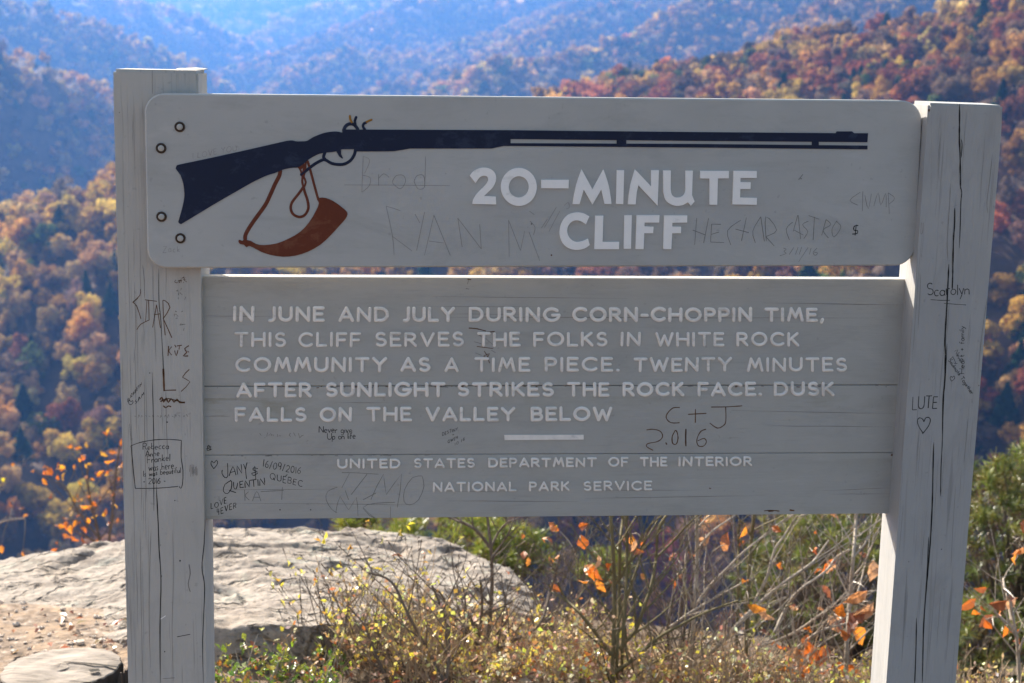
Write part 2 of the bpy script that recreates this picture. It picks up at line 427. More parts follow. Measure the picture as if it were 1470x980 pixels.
# ------------------------------------------------------------------ rock ledge
def rock_ledge():
    PXs = np.linspace(-330, 800, 420); N = 240
    cp = np.array([-330, 0, 90, 180, 300, 430, 500, 560, 640, 690, 730, 765, 800])
    cy_ = np.array([850, 806, 788, 766, 751, 747, 756, 760, 775, 790, 812, 850, 905])
    cb = np.array([5.5, 5.5, 5.5, 5.6, 5.7, 5.75, 5.75, 5.75, 5.7, 5.55, 5.4, 5.2, 5.1])
    fp = np.array([-330, 60, 140, 230, 330, 440, 520, 640, 800]); fd = np.array([4.36, 4.38, 4.42, 4.28, 4.20, 4.26, 4.45, 4.8, 5.0])
    V = np.zeros((len(PXs), N, 3))
    for i, px in enumerate(PXs):
        back = np.interp(px, cp, cb); ycr = np.interp(px, cp, cy_); fr = np.interp(px, fp, fd)
        zc = at(px, ycr, back)[2]
        d = np.linspace(fr-.18, back+.9, N)
        base = at(px, 850, 1.0) - CAM
        X = CX + base[0]*d; Y = CY + base[1]*d
        tt = (d-fr)/(back-fr)
        zf = np.interp(px, [-330, 120, 200, 300, 380, 460, 560, 800], [-.10, -.10, -.05, .035, .045, .02, -.06, -.2])
        z = zf + (zc-zf)*np.clip(tt, 0, 1)**.8
        over = np.maximum(d-back, 0); z = z - 2.2*over*sstep(0, .25, over) - .3*over**2
        under = np.maximum(fr+.02-d, 0); z = z - 1.9*under
        V[i, :, 0] = X; V[i, :, 1] = Y; V[i, :, 2] = z
        # keep the designed skyline: shallow bulge in front of the crest stays below the sight line
    X, Y = V[..., 0], V[..., 1]
    n = fbm(X*1.3+3, Y*1.3, 5, .6)*.032
    st = fbm(X*1.2+Y*2.0, Y*7-X*2, 4, .6)                        # layered
    n += -.022*np.clip(np.abs(fbm(X*2.1+9, Y*3.7, 3))*-6+1, 0, 1) + .006*st
    lev = (Y*6+fbm(X*2, Y*2, 3)*1.8); n += .0035*(lev-np.floor(lev))
    n += .008*fbm(X*12+Y*5, Y*17, 4, .65) + .006*fbm(X*40, Y*55, 2)
    frontmask = np.ones_like(n)
    V[..., 2] += n*frontmask - .01
    # roughen the front face
    fdep = fbm(X*5, V[..., 2]*9+X, 4)*.05; V[..., 1] += fdep*sstep(-.02, -.12, V[..., 2]-0)*.6
    i = np.arange(len(PXs)*N).reshape(len(PXs), N)
    Fq = np.stack([i[:-1, :-1], i[1:, :-1], i[1:, 1:], i[:-1, 1:]], -1).reshape(-1, 4)
    t = NT('lichen_grey_rock'); c = t.coords((1, 1, 1)); cs = t.coords((.8, 2.6, 3))
    a = t.noise(cs, 4, 8, .68, .6); b = t.noise(c, 30, 5, .7); w = t.noise(c, 2.5, 4, .6)
    col = t.ramp(a, [(.28, (.065, .053, .046)), (.38, (.185, .152, .13)), (.50, (.275, .236, .205)), (.72, (.36, .315, .28))])
    col = t.mix(t.ramp(b, [(.40, (.45, .45, .45)), (.58, (0, 0, 0))]), col, (.16, .14, .125))
    col = t.mix(t.ramp(w, [(.55, (0, 0, 0)), (.72, (.5, .5, .5))]), col, (.42, .33, .25))
    vo = t.n('ShaderNodeTexVoronoi', _feature='DISTANCE_TO_EDGE', Scale=2.6)
    ns = t.n('ShaderNodeTexNoise', Scale=2.0, Detail=5); cm = t.coords((1.0, 2.0, 1.5)); t.l(cm, ns.inputs['Vector'])
    vm = t.n('ShaderNodeVectorMath', _operation='MULTIPLY_ADD'); t.l(ns.outputs['Color'], vm.inputs[0]); vm.inputs[1].default_value = (.9, .9, .9); t.l(cm, vm.inputs[2])
    t.l(vm.outputs[0], vo.inputs['Vector'])
    cr = t.ramp(vo.outputs['Distance'], [(.0, (1, 1, 1)), (.016, (0, 0, 0))])
    ck = t.n('ShaderNodeMath', _operation='MULTIPLY'); t.l(cr, ck.inputs[0]); t.l(t.ramp(t.noise(c, 1.7, 3), [(.47, (0, 0, 0)), (.56, (1, 1, 1))]), ck.inputs[1]); cr = ck.outputs[0]
    col = t.mix(cr, col, (.10, .085, .075))
    nrm = t.bump(b, .7, .010, t.bump(a, .4, .03, t.bump(t.ramp(vo.outputs['Distance'], [(0, (0, 0, 0)), (.05, (1, 1, 1))]), .8, .03)))
    sp_ = t.noise(c, 75, 3, .6); col = t.mix(t.ramp(sp_, [(.30, (.75, .75, .75)), (.40, (0, 0, 0))]), col, (.055, .047, .042))
    li = t.noise(t.coords((1, 1, 1)), 6.5, 6, .75, .8); col = t.mix(t.ramp(li, [(.56, (0, 0, 0)), (.64, (.55, .55, .55))]), col, (.30, .31, .27))
    dk = t.noise(t.coords((1, 1.7, 1)), 3.4, 7, .72, .5); col = t.mix(t.ramp(dk, [(.30, (.8, .8, .8)), (.42, (0, 0, 0))]), col, (.085, .07, .06))
    nrm = t.bump(sp_, .5, .006, nrm)
    m = t.set(col, .9, nrm)
    o0 = V.reshape(-1, 3).mean(0)
    me = np_mesh('rock_ledge', V.reshape(-1, 3)-o0, Fq, m, smooth=True)
    o = link_mesh('rock_ledge', me); o.location = o0
    tag(o, 'broad pale grey weathered rock ledge at the cliff edge behind the left post', 'rock')
rock_ledge()

# ------------------------------------------------------------------ stump
def stump():
    c = at(84, 955, 3.94)
    root = empty('tree_stump', c - np.array([0, 0, .16]))
    tag(root, 'weathered grey cut tree stump with a split top beside the left post', 'tree stump')
    n = 64; rad = []
    for k in range(n):
        a = 2*math.pi*k/n
        rad.append(.152*(1+.06*math.sin(3*a+1)+.05*math.sin(2*a+.5)+.03*random.uniform(-1, 1)))
    o = np.zeros(3)
    m = MB(); top = .155
    rings = [(1.0, top-.004), (.985, top), (.8, top+.004), (.6, top+.002), (.4, top+.004), (.2, top+.002)]
    V = []
    for s_, z in rings:
        for k in range(n):
            a = 2*math.pi*k/n; V.append((rad[k]*s_*math.cos(a), rad[k]*s_*math.sin(a)*1.08, z+.006*math.sin(a*2)-.03*math.sin(a)*s_*.3))
    Fc = []
    for i in range(len(rings)-1):
        for k in range(n): Fc.append([i*n+k, i*n+(k+1) % n, (i+1)*n+(k+1) % n, (i+1)*n+k])
    Fc.append([(len(rings)-1)*n+k for k in range(n)])
    m.add(V, Fc)
    t = NT('grey_end_grain'); cc = t.coords((1.0, 5, 1))
    g = t.noise(cc, 9, 6, .7, .5); g2 = t.noise(t.coords(), 70, 3)
    col = t.ramp(g, [(.3, (.075, .06, .05)), (.48, (.22, .187, .16)), (.7, (.34, .295, .26))])
    mt = t.set(col, .85, t.bump(g, .6, .01, t.bump(g2, .3, .004)))
    m.build('cut_top', mt, root)
    b = MB(); V = []; zs = [top-.006, .10, .04, -.08]
    for i, z in enumerate(zs):
        for k in range(n):
            a = 2*math.pi*k/n; rr = rad[k]*(1.0+.05*i+.035*random.uniform(-1, 1)); V.append((rr*math.cos(a), rr*math.sin(a)*1.08, z-.03*math.sin(a)*.3))
    Fc = []
    for i in range(len(zs)-1):
        for k in range(n): Fc.append([i*n+k, (i+1)*n+k, (i+1)*n+(k+1) % n, i*n+(k+1) % n])
    b.add(V, Fc)
    for k in range(5):      # upright slivers of bark on the right rim
        a = -.35+k*.14; rr = .185; p = np.array([rr*math.cos(a), rr*math.sin(a), .03])
        b.tube([p, p+[.004, 0, .08], p+[.010, .002, .12+.03*random.random()]], [.020, .015, .003], 5)
    b.build('bark', bark_mat('dark_stump_bark', (.018, .014, .012), (.07, .055, .045), 40), root)
    s = MB()
    s.add([(-.01, .022, top+.0075), (.04, .019, top+.008), (.10, .008, top+.0075), (.163, -.006, top+.006), (.163, -.017, top+.006), (.10, -.001, top+.0075), (.04, .0145, top+.008)], [[0, 1, 2, 3, 4, 5, 6]])
    s.add([(.09, -.035, top+.009), (.115, -.028, top+.009), (.125, -.045, top+.009), (.10, -.052, top+.009)], [[0, 1, 2, 3]])
    s.build('split', CRACK, root)
stump()

# ------------------------------------------------------------------ the sign
WL = .15; LLX = .00539; LRX = -.00338
ZTL, ZTR = 1.67, 1.6405
XR0, XR1, YR = 1.49412, 1.63671, .05116
DEP = .10
SIGN0 = np.array([.82, .06, 0.0])
sign = empty('wooden_sign', SIGN0)
tag(sign, 'grey painted wooden overlook sign with a rifle emblem hung between two square posts', 'sign')

class Face:
    """a flat face of the sign: pixel -> point on it, lifted towards the viewer"""
    def __init__(s, p0, e):
        s.p0 = np.array(p0, float); s.e = np.array(e, float)/np.linalg.norm(e)
        s.n = np.cross(s.e, [0, 0, 1.0]); s.n /= np.linalg.norm(s.n)
        if s.n @ (CAM - s.p0) < 0: s.n = -s.n
    def hit(s, px, py, lift=0.0):
        d = FW + (px-735)/F*RT - (py-490)/F*UP
        p0 = s.p0 + s.n*lift
        k = ((p0-CAM) @ s.n)/(d @ s.n)
        return CAM + k*d
UB = Face((WL, -.03039, 1.5), (XR0-WL, .07664+.03039, 0))
LB = Face((WL, .01709, 1.0), (XR0-WL, .1131-.01709, 0))
PL = Face((0, 0, 1), (1, 0, 0))
PR = Face((XR0, YR, 1), (1, 0, 0))
PXM = 2.68/F         # metres per photo pixel on the sign

def post(name, x0, x1, y0, y1, zt, lean, mat, label):
    bm = bmesh.new()
    nz = 40; zs = [-.45 + (zt+.45)*i/nz for i in range(nz+1)]
    rings = []
    for z in zs:
        dx = lean*(z-zt)
        rings.append([bm.verts.new((x+dx, y, z)) for x, y in ((x0, y0), (x1, y0), (x1, y1), (x0, y1))])
    for a, b in zip(rings[:-1], rings[1:]):
        for k in range(4): bm.faces.new((a[k], a[(k+1) % 4], b[(k+1) % 4], b[k]))
    bm.faces.new(rings[0][::-1]); bm.faces.new(rings[-1])
    ed = [e for e in bm.edges if (abs(e.verts[0].co.z-e.verts[1].co.z) > 1e-4) or (abs(e.verts[0].co.z-zt) < 1e-5 and abs(e.verts[1].co.z-zt) < 1e-5)]
    bmesh.ops.bevel(bm, geom=ed, offset=.0045, segments=2, affect='EDGES', clamp_overlap=True)
    for v in bm.verts:
        if v.co.z > zt-.002: v.co.z += .0012*math.sin(v.co.x*60)+.001*math.sin(v.co.y*90)
    me = bpy.data.meshes.new(name)
    bmesh.ops.translate(bm, vec=-Vector(SIGN0), verts=bm.verts)
    bm.to_mesh(me); bm.free(); me.materials.append(mat)
    o = link_mesh(name, me, sign)
    if label: o['label'] = label
    return o
post_l = post('post', 0, WL, 0, DEP, ZTL, LLX, POST_L, 'post with a black boxed message and carved letters')
post_r = post('post', XR0, XR1, YR, YR+DEP, ZTR, LRX, POST_R, 'post with one long open crack down its front')

def prism(mb, pts_px, face, h, lift0=0.0, mi=0, bev=0.0):
    """polygon traced on a face, standing h proud of it"""
    top = [face.hit(x, y, 0)+face.n*(lift0+h) for x, y in pts_px]
    bot = [face.hit(x, y, 0)+face.n*lift0 for x, y in pts_px]
    tri = tessellate_polygon([[Vector((p @ face.e, p[2], 0)) for p in top]])
    n = len(top)
    tris = []
    for t3 in tri:
        a, b, c = (top[i] for i in t3)
        if np.cross(b-a, c-a) @ face.n < 0: t3 = (t3[0], t3[2], t3[1])
        tris.append(list(t3))
    mb.add(top, tris, mi)
    mb.add(top+bot, [[i, (i+1) % n, (i+1) % n+n, i+n] for i in range(n)], mi)

def smooth_path(p, k=3, closed=False):
    """Catmull-Rom resample"""
    p = [np.array(q, float) for q in p]
    if len(p) < 3: return p
    n = len(p); out = []
    rng = range(n) if closed else range(n-1)
    for i in rng:
        if closed: a, b, c, d = p[i-1], p[i], p[(i+1) % n], p[(i+2) % n]
        else: a, b, c, d = p[max(i-1, 0)], p[i], p[i+1], p[min(i+2, n-1)]
        for j in range(k):
            t = j/k
            out.append(.5*((2*b)+(-a+c)*t+(2*a-5*b+4*c-d)*t*t+(-a+3*b-3*c+d)*t**3))
    if not closed: out.append(p[-1])
    return out

def ribbon3(mb, P, nrm, w, h, mi=0, taper=0.0, lift=0.0, caps=True):
    """stroke with a low rounded section along 3D points P lying on a face"""
    P = [np.array(p, float) for p in P]
    if len(P) < 2: return
    if caps and h > 0:
        def ext(a, b):
            t = a-b; t /= (np.linalg.norm(t)+1e-12)
            return [(a+t*w*.30, .80), (a+t*w*.44, .45), (a+t*w*.50, .06)]
        head = ext(P[0], P[1])[::-1]; tail = ext(P[-1], P[-2])
        seq = head+[(p, 1.0) for p in P]+tail
    else:
        m = len(P)-1
        seq = [(p, 1.0 if taper == 0 else max(.25, min(1, min(i, m-i)/(m*taper+1e-9)))) for i, p in enumerate(P)]
    V = []; n = len(seq)
    prof = [(-.5, 0), (-.40, .75), (0, 1), (.40, .75), (.5, 0)] if h > 0 else [(-.5, 0), (.5, 0)]
    k = len(prof)
    for i, (p, s) in enumerate(seq):
        t = seq[min(i+1, n-1)][0]-seq[max(i-1, 0)][0]; t /= (np.linalg.norm(t)+1e-12)
        sd = np.cross(nrm, t); sd /= (np.linalg.norm(sd)+1e-12)
        if h == 0: s *= random.uniform(.72, 1.18)
        for a, b in prof: V.append(p + sd*a*w*s + nrm*(b*h*(.4+.6*s)+lift))
    Fc = [[i*k+j, (i+1)*k+j, (i+1)*k+j+1, i*k+j+1] for i in range(n-1) for j in range(k-1)]
    mb.add(V, Fc, mi)

# ---- boards
def slab(mb, front, face, th, bev=.0025, mi=0):
    """board with eased front edges; front = traced outline, clockwise or not"""
    n = len(front)
    fr = [np.array(p, float) for p in front]
    c = sum(fr)/n
    def inset(p, d):
        v = c-p; return p
    # edge ease: shift each point inward along the averaged inward normals
    ins = []
    for i in range(n):
        a, b, d = fr[i-1], fr[i], fr[(i+1) % n]
        e1 = (b-a)/np.linalg.norm(b-a); e2 = (d-b)/np.linalg.norm(d-b)
        n1 = np.cross(face.n, e1); n2 = np.cross(face.n, e2)
        if n1 @ (c-b) < 0: n1 = -n1
        if n2 @ (c-b) < 0: n2 = -n2
        v = n1+n2; v /= np.linalg.norm(v); ins.append(b+v*bev)
    L0 = ins; L1 = [p-face.n*bev for p in fr]; L2 = [p-face.n*(th-bev) for p in fr]; L3 = [p-face.n*th for p in ins]
    V = L0+L1+L2+L3
    Fc = [list(range(n)), [3*n+i for i in range(n)][::-1]]
    for k in range(3):
        Fc += [[k*n+i, k*n+(i+1) % n, (k+1)*n+(i+1) % n, (k+1)*n+i] for i in range(n)]
    mb.add(V, Fc, mi)
def round_rect(c4, rad, n=8):
    """TL, TR, BR, BL 3D corners with rounded corners"""
    out = []
    for i in range(4):
        p, a, b = c4[i], c4[i-1], c4[(i+1) % 4]
        u = (a-p)/np.linalg.norm(a-p); v = (b-p)/np.linalg.norm(b-p)
        r = rad[i]; c = p+u*r+v*r
        for k in range(n+1):
            an = math.pi/2*k/n
            out.append(c - v*r*math.cos(an) - u*r*math.sin(an))
    return out
def recalc(o):
    bm = bmesh.new(); bm.from_mesh(o.data); bmesh.ops.recalc_face_normals(bm, faces=bm.faces); bm.to_mesh(o.data); bm.free()
mb = MB()
c4 = [UB.hit(207, 133.6), UB.hit(1325.5, 144.2), UB.hit(1313.0, 381.2), UB.hit(212, 384.8)]
slab(mb, round_rect(c4, [.034, .042, .040, .034]), UB, .028)
upper = mb.build('rifle_board', BOARD_U, sign, SIGN0); recalc(upper)
mb = MB()
rows = [((287.5, 396.6), (1301.5, 400.6)), ((290.0, 554.6), (1290.8, 552.6)), ((292.4, 653.2), (1284.0, 649.6)), ((295.4, 745.6), (1277.5, 736.8))]
for i in range(3):
    (a, b), (c, d) = rows[i], rows[i+1]
    g0 = .32 if i else 0; g1 = .32 if i < 2 else 0
    slab(mb, [LB.hit(a[0], a[1]+g0), LB.hit(b[0], b[1]+g0), LB.hit(d[0], d[1]-g1), LB.hit(c[0], c[1]-g1)], LB, .030, .0008 if i else .0018)
    if i < 2:       # tongue behind each joint
        q = [LB.hit(c[0]+2, c[1]-4, -.012), LB.hit(d[0]-2, d[1]-4, -.012), LB.hit(d[0]-2, d[1]+4, -.012), LB.hit(c[0]+2, c[1]+4, -.012)]
        mb.add(q+[p-LB.n*.005 for p in q], [[0, 1, 2, 3], [7, 6, 5, 4], [0, 4, 5, 1], [1, 5, 6, 2], [2, 6, 7, 3], [3, 7, 4, 0]])
lower = mb.build('text_board', BOARD_L, sign, SIGN0); recalc(lower)

def child(mb, name, mat, parent, recalc_n=False):
    o = mb.build(name, mat, parent, SIGN0)
    if recalc_n: recalc(o)
    return o

# ---- big title, traced letter by letter
TT = lambda L: [(660+x/3.2667, 225+y/3.2667) for x, y in L]
def dense(pts, corners=40):
    return pts
title = MB()
G = {
 '2': smooth_path([(47, 88), (62, 68), (88, 54), (116, 50), (143, 56), (162, 72), (170, 96), (165, 122), (150, 147), (128, 168), (112, 183)], 3)+[(168, 186), (170, 222), (58, 220)]+smooth_path([(62, 200), (75, 178), (95, 155), (118, 133), (130, 115), (132, 100), (125, 90), (110, 88), (92, 96), (73, 122)], 3),
 '-': [(381, 107), (510, 107), (509, 147), (381, 146)],
 'M': [(528, 221)]+smooth_path([(534, 180), (545, 130), (558, 90), (570, 58)], 3)+[(621, 152), (672, 58)]+smooth_path([(684, 90), (697, 135), (705, 180), (710, 220)], 3)+[(678, 220), (662, 152), (621, 222), (580, 152), (560, 221)],
 'I': [(735, 62), (769, 62), (765, 221), (732, 220)],
 'N': [(787, 222)]+smooth_path([(791, 180), (799, 130), (810, 90), (820, 58)], 3)+[(896, 138), (896, 62), (932, 62), (926, 228), (836, 132), (828, 165), (823, 222)],
 'U': [(952, 63), (988, 63)]+smooth_path([(987, 150), (992, 175), (1005, 187), (1022, 190), (1042, 184), (1054, 168), (1057, 145)], 3)+[(1057, 64), (1091, 64), (1087, 178), (1099, 208), (1082, 228), (1068, 212)]+smooth_path([(1045, 225), (1015, 229), (985, 220), (963, 200), (953, 165)], 3),
 'T': [(1126, 65), (1260, 66), (1259, 100), (1208, 100), (1205, 224), (1170, 223), (1170, 101), (1126, 100)],
 'E': [(1282, 65), (1390, 66), (1390, 98), (1314, 98), (1314, 118), (1362, 119), (1361, 150), (1313, 150), (1312, 190), (1391, 192), (1390, 224), (1277, 222)],
 'C': smooth_path([(606, 278), (580, 264), (545, 260), (505, 272), (478, 305), (467, 350), (475, 392), (500, 422), (540, 435), (582, 429), (608, 412)], 3)+smooth_path([(600, 383), (575, 394), (545, 398), (520, 385), (505, 362), (503, 335), (514, 312), (535, 298), (562, 299), (590, 315)], 3),
 'L': [(634, 275), (672, 275), (668, 398), (746, 398), (745, 432), (630, 432)],
 'I2': [(771, 273), (805, 273), (801, 430), (768, 430)],
 'F': [(828, 273), (935, 273), (933, 307), (865, 307), (864, 325), (907, 327), (905, 357), (863, 357), (860, 432), (823, 431)],
 'F2': [(957, 274), (1065, 274), (1064, 307), (995, 308), (994, 326), (1036, 327), (1035, 357), (994, 357), (990, 432), (953, 431)],
}
for k, L in G.items(): prism(title, TT(L), UB, .0038)
# the round letter O as a ring
n = 40
for a, b in [((84, 89), (47, 50))]:
    ring = lambda rx, ry, h: [UB.hit(*TT([(276+rx*math.cos(2*math.pi*i/n), 140+ry*math.sin(2*math.pi*i/n))])[0])+UB.n*h for i in range(n)]
    O1, I1, O0, I0 = ring(*a, .0038), ring(*b, .0038), ring(*a, 0), ring(*b, 0)
    title.add(O1+I1+O0+I0, [[i, (i+1) % n, n+(i+1) % n, n+i] for i in range(n)]+[[i, 2*n+i, 2*n+(i+1) % n, (i+1) % n] for i in range(n)]+[[n+i, n+(i+1) % n, 3*n+(i+1) % n, 3*n+i] for i in range(n)])
child(title, 'title_lettering', WHITE, upper, True)

# ---- rifle emblem
RP = lambda L: [(240+x/4.453, 160+y/4.453) for x, y in L]
rifle = MB()
body = RP(smooth_path([(55, 365), (60, 347), (82, 337), (240, 304), (500, 247), (740, 192), (770, 186), (800, 184), (825, 190), (850, 190), (890, 188), (915, 174), (940, 160), (1000, 137), (1060, 127), (1095, 128), (1118, 133), (1126, 114)], 3))
body += [(500, 185.6), (728, 186.6), (1000, 189.3), (1199.5, 190.8), (1201, 188.3), (1223, 188.3), (1226, 190.9), (1245.8, 191), (1244.8, 203.9), (1000, 202.0), (732.9, 199.4), (732.9, 209.2), (722.9, 209.3), (714, 211), (705.7, 212.9), (650, 213), (588.6, 212.9), (577, 215), (565.7, 216.8), (540, 217.1), (509.5, 217.2), (509, 213.8), (491, 214)]
body += RP([(1090, 256), (1080, 254), (1050, 259)]+smooth_path([(1010, 262), (985, 267), (960, 275), (910, 302), (870, 335), (835, 356), (815, 358), (790, 360), (740, 371), (690, 392), (640, 407), (560, 444), (500, 477), (300, 592), (110, 707), (85, 717), (72, 706), (75, 690), (95, 620), (108, 560), (110, 520), (102, 455), (85, 405)], 3))
prism(rifle, body, UB, .0014)
prism(rifle, [(731.9, 205.2), (1000, 206.3), (1245, 208.7), (1245, 214.1), (1000, 211.5), (731.9, 209.2)], UB, .0013)
for x0, x1, y0, y1 in ((885.2, 899, 201, 206.5), (1165.2, 1175.2, 202, 209)): prism(rifle, [(x0, y0), (x1, y0+.1), (x1, y1), (x0, y1)], UB, .00125)
def stroke(mb, pts, w, face=UB, h=.0014, mi=0, sm=3, lift=0.0002, taper=0):
    P = smooth_path(pts, sm) if sm > 1 else pts
    ribbon3(mb, [face.hit(x, y, 0) for x, y in P], face.n, w*PXM, h, mi, taper, lift)
stroke(rifle, RP([(1204, 240), (1196, 275), (1172, 312), (1135, 334), (1095, 338), (1050, 330), (1010, 308), (985, 312), (940, 337), (895, 372), (858, 402)]), 4.2)
stroke(rifle, RP([(1012, 255), (1004, 272), (1000, 292), (1012, 308)]), 4.2)
prism(rifle, RP([(1080, 250), (1112, 246), (1112, 272), (1125, 298), (1118, 300), (1098, 285)]), UB, .0013)
stroke(rifle, RP([(1128, 122), (1136, 100), (1152, 84), (1175, 78), (1198, 86), (1218, 112)]), 4.6)
stroke(rifle, RP([(1203, 82), (1200, 58), (1208, 36)]), 3.6)
stroke(rifle, RP([(1262, 112), (1252, 96), (1256, 78), (1270, 70)]), 3.6)
em = child(rifle, 'rifle_emblem', NAVY, upper, True)
g = MB()
stroke(g, RP([(1180, 68), (1170, 48), (1168, 28)]), 3.0, h=.0018); child(g, 'flint', GOLD, upper, True); g = MB(); stroke(g, RP([(1274, 66), (1290, 58), (1306, 52)]), 2.8, h=.0018)
child(g, 'flint', GOLD, upper, True)
horn = MB()
prism(horn, RP(smooth_path([(455, 828), (463, 818), (480, 826), (496, 812), (515, 822), (535, 826), (570, 846), (620, 853), (700, 842), (780, 810), (850, 768), (905, 710), (950, 635), (970, 585), (958, 562), (975, 550), (1010, 551), (1060, 570), (1110, 605), (1145, 635), (1153, 655), (1140, 685), (1100, 730), (1040, 795), (980, 850), (900, 895), (820, 920), (740, 927), (660, 915), (600, 895), (550, 868), (522, 858), (507, 867), (490, 850), (466, 846)], 2, True)), UB, .0012)
stroke(horn, RP([(723, 380), (716, 412), (690, 462), (655, 540), (625, 600), (560, 690), (520, 750), (500, 790), (498, 812)]), 5.4, h=.0012)
stroke(horn, RP([(872, 480), (840, 525), (798, 580), (790, 620), (805, 655), (842, 673), (878, 662), (902, 620), (898, 570), (880, 515), (870, 480)]), 3.7, h=.0012)
stroke(horn, RP([(838, 345), (862, 400), (864, 450), (872, 485)]), 2.6, h=.0011)
stroke(horn, RP([(858, 352), (878, 340), (868, 400), (886, 450), (872, 485)]), 2.8, h=.0012)
stroke(horn, RP([(886, 325), (880, 390), (862, 440), (870, 480)]), 2.6, h=.0011)
stroke(horn, RP([(898, 318), (914, 370), (935, 450), (960, 540), (968, 562)]), 3.4, h=.0012)
prism(horn, RP([(825, 350), (880, 330), (872, 360), (850, 372)]), UB, .0010)
child(horn, 'powder_horn_emblem', RUST, upper, True)

# ---- four bolts at the left end
def bolt(px, py):
    mb = MB(); c = UB.hit(px, py); n = UB.n; e = UB.e; u = np.cross(n, e)
    def ringv(r, z, k): return [c+n*z+r*(math.cos(2*math.pi*i/k)*e+math.sin(2*math.pi*i/k)*u) for i in range(k)]
    K = 24
    prof = [(7.2, .0002), (6.9, .0022), (5.6, .0028), (4.5, .0014)]
    V = []
    for r, z in prof: V += ringv(r*PXM, z, K)
    mb.add(V, [[j*K+i, j*K+(i+1) % K, (j+1)*K+(i+1) % K, (j+1)*K+i] for j in range(3) for i in range(K)]+[[3*K+i for i in range(K)]], 0)
    o = child(mb, 'bolt', RUSTY, upper, True)
    h = MB(); V = []
    prof = [(4.3, .0012), (4.2, .0034), (3.2, .0046), (1.4, .0052)]
    for r, z in prof: V += ringv(r*PXM, z, 12)
    h.add(V, [[j*12+i, j*12+(i+1) % 12, (j+1)*12+(i+1) % 12, (j+1)*12+i] for j in range(3) for i in range(12)]+[[36+i for i in range(12)]])
    child(h, 'bolt_head', STEEL, upper, True)
for p in ((258.1, 181.9), (231.3, 212.5), (231.9, 310.8), (259.0, 341.8)): bolt(*p)

